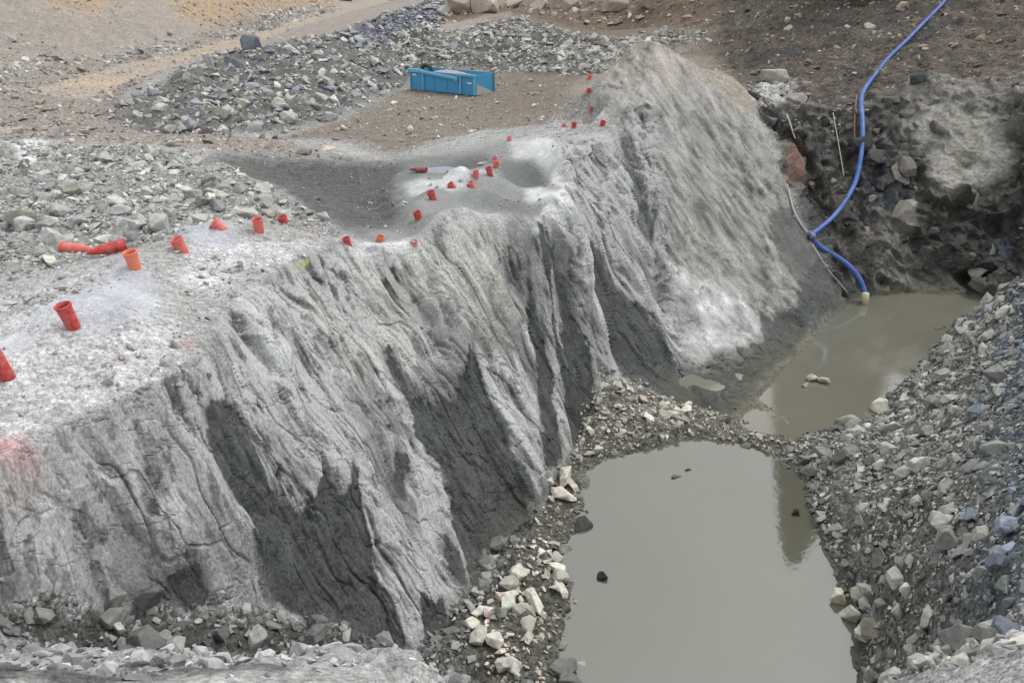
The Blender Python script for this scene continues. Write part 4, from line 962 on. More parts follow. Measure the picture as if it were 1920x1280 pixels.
# ------------------------------------------------------------------ singled-out boulders
def boulder(u, v, px, col, label, var, yaw=0.0, scl=(1, 1, 1), tilt=0.1, sink=0.2, z=None, name='boulder', hpos=None):
    x, y, zz = hit(u, v) if z is None else P(u, v, z=z)
    t = y * CP - zz * SP
    n = slope_n(np.array([x]), np.array([y]))[0]
    return put_rock(x, y, zz, px / FPX * t, n, col, name, label, 'boulder', None, var=var, yaw=yaw, tilt=tilt, sink=sink, scl=scl)
boulder(833, 28, 30, G(188, 186, 178), 'round pale boulder at the left end of the top row', 0, 0.3, (1, 1, 1.1))
boulder(868, 22, 64, G(178, 165, 155), 'large pinkish boulder behind the round pale one on the brown berm', 12, 0.1, (1, 1, 1))
boulder(915, 20, 60, G(190, 180, 168), 'large tan wedge-shaped boulder in the top row, second from the round one', 19, -0.3, (1, 0.9, 1.2))
boulder(1100, 34, 26, G(150, 138, 126), 'brown round boulder stuck in the dark soil berm at top centre', 6, 0.3)
boulder(1060, 18, 58, G(160, 148, 136), 'tan boulder at the top edge left of the pale blue scrap', 1, 0.5)
boulder(1150, 16, 64, G(165, 152, 140), 'tan boulder at the top edge under the pale blue scrap', 13, 0.2)
boulder(1215, 12, 56, G(160, 146, 134), 'tan boulder at the top edge right of the pale blue scrap', 7, 0.9)
boulder(965, 14, 44, G(176, 166, 154), 'low tan boulder between the wedge-shaped one and the scrap sheet', 20, 0.4)
boulder(1010, 12, 40, G(158, 150, 140), 'dull brown boulder in the middle of the top row', 16, 1.1)
boulder(1113, 76, 22, G(165, 165, 160), 'grey block at the right end of the pile behind the skip', 0, 0.6)
boulder(545, 100, 52, G(190, 190, 184), 'long pale slab leaning on the crest of the berm', 3, -0.5, (1.1, 0.6, 1))
boulder(472, 92, 44, G(110, 114, 122), 'dark bluish boulder on the crest of the berm', 6, 0.4)
boulder(440, 128, 50, G(118, 120, 128), 'broad bluish slab below the dark boulder of the berm', 2, 0.2)
boulder(425, 222, 42, G(168, 167, 158), 'pointed pale block low on the berm', 1, -0.6, (1, .8, 1.3))
boulder(457, 200, 28, G(185, 183, 168), 'cream rounded block on the berm face', 5, 0.3)
boulder(610, 160, 50, G(165, 165, 160), 'long grey slab in the middle of the berm face', 9, -0.6, (1.1, 0.7, 1))
boulder(604, 186, 40, G(185, 185, 180), 'flat pale slab just under the long grey slab', 10, -0.5, (1.1, 0.6, 1))
boulder(385, 250, 26, G(115, 100, 98), 'dark reddish rock at the foot of the berm', 8, 0.1, (1.2, .7, 1))
boulder(320, 247, 26, G(170, 170, 155), 'squat greenish grey rock at the left foot of the berm', 0, 0.1)
boulder(45, 425, 62, G(150, 150, 138), 'large greenish wedge of rock in the left rubble field', 7, 0.7, (1, 0.85, 1.3))
boulder(330, 308, 44, G(165, 166, 163), 'flat-topped grey slab at the upper edge of the rubble field', 2, -0.2)
boulder(362, 385, 46, G(168, 168, 165), 'leaning grey slab in the middle of the rubble field', 3, 0.5)
boulder(258, 430, 34, G(175, 176, 174), 'squarish pale rock near the two lying red casings', 5, 0.0)
boulder(1045, 905, 48, G(205, 202, 188), 'tall pale block standing at the foot of the face by the near pond', 12, 1.6, (1.15, .6, 1.3), sink=0.1)
boulder(1056, 932, 56, G(214, 206, 192), 'pale wedge slab lying in front of the tall block', 3, -0.2, (1.0, .8, 1), sink=0.1)
boulder(1070, 915, 46, G(196, 192, 180), 'narrow pale slab leaning against the tall block', 9, -1.1, (1.2, .45, 1), sink=0.1)
boulder(1026, 906, 24, G(190, 188, 176), 'small pale block left of the tall block', 5, 0.4)
boulder(905, 1146, 46, G(212, 212, 198), 'broad star-shaped pale slab at the left of the shore stones', 4, 0.0, (1, .9, .8))
boulder(1048, 1070, 50, G(216, 214, 202), 'flat cream slab at the waterline of the left shore', 10, 0.1, (1, .7, .9))
boulder(1000, 1130, 56, G(205, 203, 190), 'long cream slab lying diagonally on the left shore', 15, -1.0, (1.15, .6, 1))
boulder(1050, 1108, 44, G(205, 203, 192), 'upright cream slab beside the waterline below the flat slab', 9, -1.1, (1.1, .6, 1))
boulder(1052, 1262, 62, G(120, 120, 115), 'dark grey rock at the bottom left corner of the near pond', 0, 0.4, (1, .9, .9))
boulder(1085, 1262, 40, G(165, 163, 152), 'tan rock touching the dark grey rock at the bottom of the pond', 6, 0.4)
boulder(1581, 1124, 34, G(206, 204, 186), 'bright squared rock on the right waterline of the near pond', 5, 0.3, (1, 1, 1.3), z=-10.98, sink=0.15)
boulder(1610, 1112, 36, G(190, 188, 172), 'pale slab leaning behind the bright squared rock', 9, 0.8)
boulder(1600, 1158, 58, G(196, 194, 178), 'half-sunk pale rock with a dark underside at the right waterline', 2, -0.2, (1, .8, 1), z=-11.0, sink=0.2)
boulder(1645, 1180, 50, G(160, 156, 142), 'rounded tan boulder on the bank above the half-sunk rock', 6, 0.2, (1, 1, 1))
boulder(1127, 1083, 20, G(60, 58, 54), 'small black rock standing out of the near pond', 1, 0.3, (1, 1, 1.6), z=-11.0, sink=0.25)
boulder(1495, 964, 18, G(62, 60, 56), 'small black rock in the near pond by the right shore', 5, 0.3, (1, 1, 1.2), z=-11.0, sink=0.25)
boulder(1268, 893, 26, G(100, 96, 86), 'flat dark rock barely breaking the near pond surface', 4, 0.3, (1, .6, .5), z=-11.0, sink=0.35)
boulder(1290, 881, 14, G(100, 96, 86), 'tiny dark stone beside the flat dark rock in the near pond', 2, 0.3, (1, .7, .6), z=-11.0, sink=0.3)
boulder(1522, 712, 30, G(185, 184, 172), 'pale stone of the islet in the far pond, left one', 3, 0.3, (1, .7, 1.2), z=-11.0, sink=0.1)
boulder(1545, 718, 28, G(178, 176, 164), 'pale stone of the islet in the far pond, right one', 9, -0.7, (1, .5, 1.2), z=-11.0, sink=0.1)
boulder(1510, 724, 20, G(170, 168, 156), 'pale stone of the islet in the far pond, nearest one', 8, 0.9, (1, .7, 1), z=-11.0, sink=0.1)
boulder(1655, 772, 44, G(200, 197, 180), 'smooth pale rock where the bank meets the far pond', 6, 0.4)
boulder(1590, 796, 48, G(160, 158, 148), 'flat grey rock where the causeway meets the bank', 2, 0.2)
boulder(1880, 532, 56, G(165, 163, 156), 'long grey slab on top of the right bank', 15, 0.7, (1.2, .5, .7))
boulder(575, 1205, 60, G(112, 114, 112), 'tall grey block at the foot of the rock face', 12, 1.5, (1, .8, 1.3), sink=0.1)
boulder(75, 1157, 36, G(140, 141, 138), 'pale grey block in the dark rubble at lower left', 5, 0.3)
boulder(330, 1250, 40, G(140, 141, 140), 'light grey rock under the near edge at lower left', 0, 0.5)
boulder(243, 580, 34, G(172, 168, 160), 'flat chip of brown rock on the lavender drill dust', 4, 0.05, (1, .45, .6))
boulder(1693, 18, 24, G(180, 168, 150), 'square cream stone in the soil slope left of the hose', 5, 0.1)
boulder(1478, 60, 20, G(175, 170, 158), 'small cream stone in the soil slope right of the grey patch', 0, 0.2)
boulder(1476, 42, 16, G(175, 170, 158), 'upper small cream stone in the soil slope', 5, 0.7)
boulder(1630, 54, 22, G(185, 180, 168), 'pale squared stone high in the soil slope under the hose', 1, 0.5)
boulder(1450, 155, 56, G(165, 163, 154), 'layered pale outcrop block on the ledge behind the peak', 2, -0.4, (1.1, .9, 1.2))
boulder(1492, 190, 40, G(160, 158, 150), 'smaller layered block right of the outcrop block', 14, -0.4, (1.1, .9, 1))
boulder(1640, 300, 48, G(92, 92, 98), 'dark slab jutting from the pit wall right of the hose', 3, 0.2, (1.1, .8, .9), sink=0.05)

# ------------------------------------------------------------------ red drill-hole casings
def plastic(name, col, rough=0.5, dust=0.28):
    m, N, L, b = new_mat(name)
    geo = N.new('ShaderNodeNewGeometry'); tc = N.new('ShaderNodeTexCoord')
    n = N.new('ShaderNodeTexNoise'); n.inputs['Scale'].default_value = 3; n.inputs['Detail'].default_value = 8; n.inputs['Roughness'].default_value = 0.75
    L.new(tc.outputs['Object'], n.inputs['Vector'])
    mr = N.new('ShaderNodeMapRange'); mr.inputs[1].default_value = 0.42; mr.inputs[2].default_value = 0.75; mr.inputs[3].default_value = 0; mr.inputs[4].default_value = dust * 2
    L.new(n.outputs[0], mr.inputs[0])
    mx = N.new('ShaderNodeMix'); mx.data_type = 'RGBA'
    mx.inputs['A'].default_value = (*col, 1); mx.inputs['B'].default_value = (0.42, 0.41, 0.40, 1)
    L.new(mr.outputs[0], mx.inputs['Factor']); L.new(mx.outputs['Result'], b.inputs['Base Color'])
    b.inputs['Roughness'].default_value = rough
    return m
RED = plastic('red_plastic', srgb(192, 42, 34)); ORANGE = plastic('orange_plastic', srgb(232, 120, 78), dust=0.3)
FADED = plastic('faded_red_plastic', srgb(220, 92, 80), dust=0.35); DARKRED = plastic('dark_red_plastic', srgb(140, 40, 50), dust=0.3)
PINKP = plastic('pink_plastic', srgb(222, 120, 122), dust=0.5)
def lathe(name, prof, seg=28):
    V, F = [], []
    for r, z in prof:
        for k in range(seg):
            a = 2 * math.pi * k / seg; V.append((r * math.cos(a), r * math.sin(a), z))
    for i in range(len(prof) - 1):
        for k in range(seg):
            k2 = (k + 1) % seg
            F.append((i * seg + k, i * seg + k2, (i + 1) * seg + k2, (i + 1) * seg + k))
    me = mesh_np(name, np.array(V), np.array(F)); return me
# one unit is the mouth's diameter; open mouth at z = 0, tube runs down to the narrow tail
TUBE = [(0.455, -0.02), (0.47, -0.03), (0.455, -0.5), (0.452, -0.55), (0.435, -0.56), (0.43, -1.25), (0.40, -1.45), (0.22, -2.3), (0.13, -2.75), (0.11, -2.75), (0.20, -2.3), (0.38, -1.45), (0.41, -1.25), (0.43, -0.5), (0.44, -0.02), (0.455, -0.02)]
STUB = [(0.455, -0.02), (0.47, -0.03), (0.455, -0.22), (0.43, -0.75), (0.39, -1.4), (0.36, -1.9), (0.34, -1.9), (0.37, -1.4), (0.41, -0.75), (0.43, -0.22), (0.44, -0.02), (0.455, -0.02)]
RIM = [(0.44, 0.0), (0.50, 0.005), (0.505, -0.02), (0.505, -0.10), (0.49, -0.12), (0.47, -0.125), (0.455, -0.06), (0.44, 0.0)]
def two(prof, nm, mats):
    out = {}
    for k, m in mats.items():
        me = lathe(nm, prof); me.materials.append(m); out[k] = me
    return out
MATS = dict(red=RED, orange=ORANGE, faded=FADED, dark=DARKRED, pink=PINKP)
TUBES, STUBS, RIMS = two(TUBE, 'tube', MATS), two(STUB, 'tube', MATS), two(RIM, 'rim', MATS)
def casing(u, v, w, hgt, lean, kind, label, full=False, axis=None, lift=0.0, fwd=0.15):
    """(u, v): where it leaves the ground; w, hgt: size in photo pixels; lean: tilt to the right in radians"""
    x, y, z = hit(u, v)
    t = y * CP - z * SP
    D = w / FPX * t
    o = bpy.data.objects.new('drill_hole_casing', None); COL.objects.link(o); o.empty_display_size = 0.2
    if axis is None:
        h = hgt / FPX * t / 0.92
        ax = Vector((math.sin(lean), -fwd, math.cos(lean))).normalized()
        top = Vector((x, y, z)) + ax * h
    else:
        ax = Vector(axis).normalized(); top = Vector((x, y, z + lift))
    q = ax.to_track_quat('Z', 'Y')
    o.matrix_world = Matrix.Translation(top) @ q.to_matrix().to_4x4() @ Matrix.Scale(D, 4)
    o['label'] = label; o['category'] = 'casing'
    a = bpy.data.objects.new('tube', (TUBES if full else STUBS)[kind]); COL.objects.link(a); a.parent = o
    b = bpy.data.objects.new('rim', RIMS[kind]); COL.objects.link(b); b.parent = o
    o['group'] = 'red casings marking the drill holes'
    return o
casing(14, 708, 38, 62, -0.2, 'red', 'bright red casing cut by the left edge of the view')
casing(139, 614, 31, 46, -0.14, 'red', 'tall bright red casing standing alone in lavender drill dust')
casing(254, 503, 27, 32, -0.06, 'orange', 'faded orange casing standing right of the two lying tubes')
casing(343, 472, 25, 26, -0.26, 'faded', 'leaning faded red casing with a wide flange, right of the orange one')
casing(414, 428, 22, 16, -0.75, 'faded', 'red casing tipped over to the left beside the rubble field')
casing(487, 434, 21, 24, -0.03, 'faded', 'squat upright red casing at the crest, left of its tilted neighbour')
casing(535, 420, 20, 15, -0.35, 'red', 'tilted red casing at the edge of the dark hollow')
casing(653, 458, 15, 13, -0.25, 'red', 'small red casing at the left end of the sagging white crest')
casing(712, 452, 15, 10, 0.25, 'orange', 'pale orange casing tip in the sag of the white crest')
casing(776, 457, 13, 6, 0.2, 'pink', 'pinkish casing tip almost hidden behind the white crest')
casing(785, 411, 16, 14, -0.2, 'red', 'red casing with a pale stone heap, lowest on the mid bench')
casing(813, 375, 16, 16, -0.3, 'red', 'bright red casing with a dark rim on the white patch')
casing(806, 362, 12, 4, -0.2, 'dark', 'dark red casing stub just behind the bright one on the white patch')
casing(849, 352, 14, 9, -0.6, 'red', 'small tipped red casing between the white patch and its tilted twin')
casing(886, 350, 14, 9, -0.5, 'faded', 'tilted red casing at the right edge of the white patch')
casing(893, 333, 12, 12, -0.05, 'faded', 'upright red casing left of the tight cluster')
casing(920, 330, 13, 16, -0.25, 'red', 'lowest red casing of the tight cluster beside the hollow')
casing(929, 315, 12, 11, 0.2, 'faded', 'middle red casing of the tight cluster beside the hollow')
casing(928, 303, 11, 9, 0.0, 'pink', 'pink casing at the top of the tight cluster')
casing(956, 264, 10, 7, -0.2, 'pink', 'small pink casing on the white rock top')
casing(1076, 240, 11, 9, 0.0, 'red', 'left of two small red casings below the rock peak')
casing(1059, 238, 9, 4, -0.6, 'faded', 'tiny tipped red casing left of the pair below the rock peak')
casing(1129, 236, 11, 9, 0.2, 'red', 'right of two small red casings below the rock peak')
casing(1109, 208, 8, 7, 0.1, 'red', 'tiny red casing at the foot of the rock peak ridge')
casing(1105, 175, 9, 8, -0.2, 'red', 'tiny red casing against the left ridge of the peak')
casing(1102, 150, 9, 9, 0.5, 'faded', 'topmost tiny casing leaning on the left ridge of the peak')
casing(119, 474, 25, 0, 0, 'faded', 'long red casing lying with its wide mouth to the left', True, (-1, 0.12, 0.02), lift=0.10)
casing(239, 470, 25, 0, 0, 'red', 'long red casing lying with its wide mouth to the right', True, (1, 0.5, 0.12), lift=0.13)
casing(800, 324, 12, 0, 0, 'dark', 'dark red tube lying with its black open mouth to the right beside the puddle', True, (1, -0.25, 0.0), lift=0.08)

# ------------------------------------------------------------------ blue drain hose, ropes
def smooth_path(pts, n=12):
    P_ = [Vector(p) for p in pts]; out = []
    for i in range(len(P_) - 1):
        p0, p1, p2, p3 = P_[max(i - 1, 0)], P_[i], P_[i + 1], P_[min(i + 2, len(P_) - 1)]
        for k in range(n):
            s = k / n
            out.append(0.5 * ((2 * p1) + (p2 - p0) * s + (2 * p0 - 5 * p1 + 4 * p2 - p3) * s * s + (3 * p1 - p0 - 3 * p2 + p3) * s ** 3))
    out.append(P_[-1]); return out
def tube(name, pts, rad, mat, parent=None, seg=10, ribs=0.0):
    N_ = len(pts); V, F = [], []
    ref = Vector((0.3, 0.2, 1))
    for i, p in enumerate(pts):
        tdir = (pts[min(i + 1, N_ - 1)] - pts[max(i - 1, 0)]).normalized()
        a = tdir.cross(ref).normalized(); b = tdir.cross(a)
        r = rad * (1 + (ribs if i % 2 else 0))
        for k in range(seg):
            g_ = 2 * math.pi * k / seg
            V.append(p + a * math.cos(g_) * r + b * math.sin(g_) * r)
    for i in range(N_ - 1):
        for k in range(seg):
            k2 = (k + 1) % seg
            F.append((i * seg + k, i * seg + k2, (i + 1) * seg + k2, (i + 1) * seg + k))
    V.append(pts[0]); V.append(pts[-1]); c0, c1 = len(V) - 2, len(V) - 1
    for k in range(seg):
        k2 = (k + 1) % seg
        F.append((k2, k, c0, c0)); F.append(((N_ - 1) * seg + k, (N_ - 1) * seg + k2, c1, c1))
    me = bpy.data.meshes.new(name)
    me.from_pydata([tuple(v) for v in V], [], [f if f[2] != f[3] else f[:3] for f in F])
    for pl in me.polygons: pl.use_smooth = True
    return link(name, me, mat, parent)
def along(pix, off):
    ts = []
    for u, v in pix:
        x, y, z = hit(u, v); ts.append(y * CP - z * SP)
    ts = np.array(ts); k = ts.copy()
    for i in range(len(ts)): k[i] = np.mean(ts[max(0, i - 1):i + 2])
    k = np.minimum(k, ts + 0.1) - off
    return [P(u, v, t=tt_) for (u, v), tt_ in zip(pix, k)]
BLUE = plastic('blue_hose_rubber', srgb(46, 92, 168), 0.5, 0.16)
hose = bpy.data.objects.new('drain_hose', None); COL.objects.link(hose)
hose['label'] = 'long blue hose running down the pit wall into the far pond'; hose['category'] = 'hose'
up = along([(1790, -22), (1768, 6), (1735, 40), (1700, 76), (1665, 110), (1640, 142), (1621, 168), (1615, 190), (1617, 225), (1617, 260), (1613, 300), (1604, 340), (1588, 372), (1566, 402), (1540, 426), (1518, 442)], 0.5)
lo = along([(1518, 440), (1532, 458), (1552, 472), (1575, 486), (1596, 503), (1612, 524), (1621, 546), (1625, 560)], 0.55)
hose.location = lo[-1]
def in_parent(o, par):
    o.data.transform(Matrix.Translation(-Vector(par.location))); return o
in_parent(tube('hose_section', smooth_path(up, 14), 0.092, BLUE, hose), hose)
in_parent(tube('hose_section', smooth_path(lo, 14), 0.10, BLUE, hose), hose)
GREYM = plastic('dull_steel', srgb(120, 125, 140), 0.5, 0.2); CREAM = plastic('cream_plastic', srgb(200, 195, 160), 0.6, 0.3)
d_ = (Vector(up[-1]) - Vector(up[-2])).normalized()
in_parent(tube('coupling', [Vector(up[-1]) - d_ * 0.12, Vector(up[-1]), Vector(lo[0]) + Vector((0.12, 0, -0.06))], 0.135, GREYM, hose, 14), hose)
x, y, z = lo[-1]
in_parent(tube('intake_strainer', [Vector((x - 0.12, y - 0.1, WATER_Z + 0.42)), Vector((x - 0.12, y - 0.12, WATER_Z + 0.2)), Vector((x - 0.08, y - 0.14, WATER_Z - 0.1))], 0.12, CREAM, hose, 14, 0.08), hose)
ROPE = plastic('pale_rope', srgb(178, 176, 168), 0.85, 0.2); CABLE = plastic('brown_cable', srgb(110, 80, 70), 0.7, 0.2)
def rope(nm, pix, off, rad, mat, label, cat):
    o = tube(nm, smooth_path(along(pix, off), 6), rad, mat, None, 7)
    o['label'] = label; o['category'] = cat
    return o
rope('rope', [(1448, 194), (1462, 204), (1475, 216), (1484, 240), (1492, 262), (1502, 276), (1510, 288)], 0.2, 0.035, ROPE, 'pale rope slung over the ledge behind the rock peak', 'rope')
rope('rope', [(1476, 346), (1482, 372), (1490, 398), (1502, 420), (1514, 436)], 0.25, 0.035, ROPE, 'pale rope hanging along the face edge down to the hose joint', 'rope')
rope('rope', [(1524, 458), (1536, 480), (1554, 508), (1572, 528), (1590, 550)], 0.2, 0.025, ROPE, 'thin rope trailing from the hose joint down to the far pond', 'rope')
rope('cable', [(1562, 212), (1568, 246), (1574, 280), (1580, 316), (1585, 352)], 0.18, 0.02, ROPE, 'thin grey wire hanging left of the hose', 'cable')
rope('cable', [(1606, 178), (1604, 205), (1602, 235), (1603, 262)], 0.22, 0.035, CABLE, 'brown cable hanging beside the hose bend', 'cable')
rope('cable', [(1608, 478), (1618, 498), (1625, 520), (1628, 542)], 0.2, 0.02, CABLE, 'thin brown cable right of the lower hose', 'cable')

# ------------------------------------------------------------------ blue skip
def paint(name, col, rust=0.3):
    m, N, L, b = new_mat(name)
    tc = N.new('ShaderNodeTexCoord')
    n = N.new('ShaderNodeTexNoise'); n.inputs['Scale'].default_value = 2.2; n.inputs['Detail'].default_value = 7; n.inputs['Roughness'].default_value = 0.7
    L.new(tc.outputs['Object'], n.inputs['Vector'])
    mr = N.new('ShaderNodeMapRange'); mr.inputs[1].default_value = 0.5; mr.inputs[2].default_value = 0.72; mr.inputs[4].default_value = rust
    L.new(n.outputs[0], mr.inputs[0])
    mx = N.new('ShaderNodeMix'); mx.data_type = 'RGBA'; mx.inputs['A'].default_value = (*col, 1); mx.inputs['B'].default_value = (0.28, 0.24, 0.20, 1)
    L.new(mr.outputs[0], mx.inputs['Factor']); L.new(mx.outputs['Result'], b.inputs['Base Color'])
    b.inputs['Roughness'].default_value = 0.5
    return m
SKB = paint('skip_blue', srgb(62, 148, 196)); SKB2 = paint('skip_light_blue', srgb(104, 172, 205), 0.4); SKD = paint('skip_dark', srgb(58, 60, 62)); SKR = paint('skip_red', srgb(130, 50, 50), 0.4)
WHITEP = plastic('white_sticker', srgb(225, 225, 225), 0.5, 0.1); TARP = paint('pale_mud', srgb(172, 172, 168), 0.2)
def box_bm(bm, cx, cy, cz, sx, sy, sz, bev=0.0, rot=None):
    r = bmesh.ops.create_cube(bm, size=1.0)
    vs = r['verts']
    M = Matrix.Translation((cx, cy, cz)) @ (rot.to_4x4() if rot else Matrix.Identity(4)) @ Matrix.Diagonal((sx, sy, sz, 1))
    bmesh.ops.transform(bm, matrix=M, verts=vs)
    if bev: bmesh.ops.bevel(bm, geom=list({e for v in vs for e in v.link_edges}), offset=bev, segments=1, affect='EDGES')
def bm_obj(name, bm, mat, parent):
    bmesh.ops.recalc_face_normals(bm, faces=bm.faces)
    me = bpy.data.meshes.new(name); bm.to_mesh(me); bm.free()
    return link(name, me, mat, parent)
A = Vector(P(893, 183, t=44.8)); B = Vector(P(769, 170, t=47.2))
A.z -= 0.02
skip = bpy.data.objects.new('waste_skip', None); COL.objects.link(skip)
skip['label'] = 'blue steel skip with welded ribs and soil heaped inside'; skip['category'] = 'skip'
L_, Wd, Hh = 4.75, 1.8, 1.18
dirx = (A - B); yaw = math.atan2(dirx.y, dirx.x)
skip.location = (A + B) / 2 + Vector((0, 0, 0.0)); skip.rotation_euler = (0, math.asin((B.z - A.z) / dirx.length) * 1.0 - 0.0, yaw)
# local: x along the long side (right end = +x), y into the depth, z up; camera side at y = 0
Xr = L_ / 2
bm = bmesh.new()
def slab(pts, th, axis):
    """prism from a closed outline, extruded by th along axis"""
    a = [bm.verts.new(p) for p in pts]; b = [bm.verts.new(Vector(p) + Vector(axis) * th) for p in pts]
    bm.faces.new(a); bm.faces.new(b[::-1])
    for i in range(len(a)):
        j = (i + 1) % len(a); bm.faces.new((a[j], a[i], b[i], b[j]))
side = [(-Xr, 0, 0.1), (Xr, 0, 0.1), (Xr, 0, Hh), (-Xr, 0, Hh)]
slab(side, 0.06, (0, 1, 0)); slab([(x, Wd - 0.06, z) for x, _, z in side], 0.06, (0, 1, 0))
bm_obj('side_wall', bm, SKB, skip)
bm = bmesh.new(); slab([(-Xr - 0.001, 0.06, 0.1), (-Xr - 0.001, Wd - 0.06, 0.1), (-Xr - 0.001, Wd - 0.06, Hh), (-Xr - 0.001, 0.06, Hh)], 0.06, (1, 0, 0))
bm_obj('end_wall', bm, SKB, skip)
bm = bmesh.new(); slab([(Xr - 0.06, 0.06, 0.1), (Xr - 0.06, Wd - 0.06, 0.1), (Xr - 0.06, Wd - 0.06, Hh - 0.02), (Xr - 0.06, 0.06, Hh - 0.02)], 0.06, (1, 0, 0))
bm_obj('end_wall', bm, SKB, skip)
bm = bmesh.new(); slab([(-Xr + .06, 0.06, 0.12), (Xr - .06, 0.06, 0.12), (Xr - .06, Wd - 0.06, 0.12), (-Xr + .06, Wd - 0.06, 0.12)], 0.06, (0, 0, 1)); bm_obj('floor_plate', bm, SKD, skip)
for xx in (-Xr + 1.02, Xr - 1.02, Xr - 0.06):
    bm = bmesh.new(); box_bm(bm, xx, -0.05, (Hh + 0.1) / 2 - 0.02, 0.12, 0.10, Hh - 0.16, 0.015); bm_obj('rib', bm, SKB2, skip)
bm = bmesh.new(); box_bm(bm, -Xr + 0.06, -0.04, 0.66, 0.10, 0.08, 1.1, 0.012); bm_obj('rib', bm, SKB2, skip)
bm = bmesh.new(); box_bm(bm, -Xr + 0.48, -0.05, Hh - 0.02, 1.1, 0.16, 0.20, 0.02); bm_obj('top_rail', bm, SKB2, skip)
bm = bmesh.new(); box_bm(bm, Xr - 0.62, -0.05, Hh - 0.02, 1.30, 0.15, 0.14, 0.02); bm_obj('top_rail', bm, SKB2, skip)
bm = bmesh.new(); box_bm(bm, -0.12, -0.12, Hh - 0.14, 2.65, 0.12, 0.15, 0.02, Euler((0, 0.075, 0)).to_matrix()); bm_obj('lifting_bar', bm, SKB2, skip)
bm = bmesh.new(); box_bm(bm, 1.12, -0.16, Hh - 0.26, 0.22, 0.16, 0.22, 0.03); bm_obj('lifting_lug', bm, SKB2, skip)
for xx in (-0.55, 0.35):
    bm = bmesh.new(); box_bm(bm, xx, -0.012, 0.6, 0.03, 0.03, 0.9, 0.005); bm_obj('seam', bm, SKB, skip)
for xx, zz in ((-Xr + 0.34, 0.92), (Xr - 0.42, 0.75)):
    bm = bmesh.new(); box_bm(bm, xx, -0.006, zz, 0.30, 0.012, 0.09); bm_obj('sticker', bm, WHITEP, skip)
bm = bmesh.new(); box_bm(bm, 0, 0.25, 0.05, L_ - 0.3, 0.14, 0.14, 0.01); box_bm(bm, 0, Wd - 0.25, 0.05, L_ - 0.3, 0.14, 0.14, 0.01); bm_obj('skid', bm, SKD, skip)
bm = bmesh.new(); box_bm(bm, -Xr + 0.55, -0.02, 0.04, 1.0, 0.06, 0.10, 0.01); bm_obj('sill', bm, SKR, skip)
bm = bmesh.new(); slab([(Xr + 0.004, 0.05, 0.12), (Xr + 0.004, Wd - 0.1, 0.12), (Xr + 0.004, 0.9, 0.42), (Xr + 0.004, 0.05, 0.72)], 0.03, (1, 0, 0)); bm_obj('mud_splash', bm, TARP, skip)
bm = bmesh.new(); box_bm(bm, Xr + 0.03, Wd - 0.05, Hh / 2 + 0.05, 0.07, 0.12, Hh - 0.05, 0.01); bm_obj('corner_post', bm, paint('skip_rust', srgb(96, 130, 140), 0.7), skip)
# soil inside the skip
n_ = 40
gx, gy = np.meshgrid(np.linspace(-Xr + 0.08, Xr - 0.08, n_ * 2), np.linspace(0.08, Wd - 0.08, n_), indexing='ij')
gz = Hh - 0.30 + 0.34 * np.exp(-((gx + 0.25) / 1.3) ** 2) * np.cos((gy - Wd / 2) / Wd * 2.2) + 0.07 * fbm(gx, gy, 0 * gx, 2.5, 4)
V = np.stack([gx, gy, gz], -1).reshape(-1, 3); ii = np.arange(n_ * 2 * n_).reshape(n_ * 2, n_)
F = np.stack([ii[:-1, :-1], ii[1:, :-1], ii[1:, 1:], ii[:-1, 1:]], -1).reshape(-1, 4)
F = F.tolist(); V = V.tolist(); nb = len(V)
rim_ids = list(ii[:, 0]) + list(ii[-1, 1:]) + list(ii[-2::-1, -1]) + list(ii[0, -2:0:-1])
for r_ in rim_ids: V.append([V[r_][0], V[r_][1], 0.22])
for k in range(len(rim_ids)):
    k2 = (k + 1) % len(rim_ids); F.append([int(rim_ids[k]), int(rim_ids[k2]), nb + k2, nb + k])
F.append([nb + k for k in range(len(rim_ids))][::-1])
me = bpy.data.meshes.new('soil_load'); me.from_pydata(V, [], F)
soil = link('soil_load', me, paint('tan_soil', srgb(160, 146, 132), 0.4)); soil.location = skip.location; soil.rotation_euler = skip.rotation_euler
soil['label'] = 'tan soil heaped inside the blue skip'; soil['category'] = 'soil'
# old tyre leaning inside the skip's left end
bm = bmesh.new()
V, F = [], []
for i in range(36):
    a = 2 * math.pi * i / 36
    for k in range(12):
        b_ = 2 * math.pi * k / 12
        r_ = 0.34 + 0.10 * math.cos(b_) * (1.0 if math.cos(b_) > 0 else 1.2); V.append((r_ * math.cos(a), 0.13 * math.sin(b_), r_ * math.sin(a)))
for i in range(36):
    for k in range(12):
        F.append((i * 12 + k, ((i + 1) % 36) * 12 + k, ((i + 1) % 36) * 12 + (k + 1) % 12, i * 12 + (k + 1) % 12))
bm.free()
me = mesh_np('old_tyre', np.array(V), np.array(F))
tyre = link('old_tyre', me, plastic('tyre_rubber', srgb(38, 38, 38), 0.85, 0.1))
tyre.matrix_world = skip.matrix_basis @ Matrix.Translation((-Xr + 0.85, 0.55, Hh - 0.08)) @ Euler((0.2, 0, 0.15)).to_matrix().to_4x4()
tyre['label'] = 'black tyre half buried at the left end of the blue skip'; tyre['category'] = 'tyre'

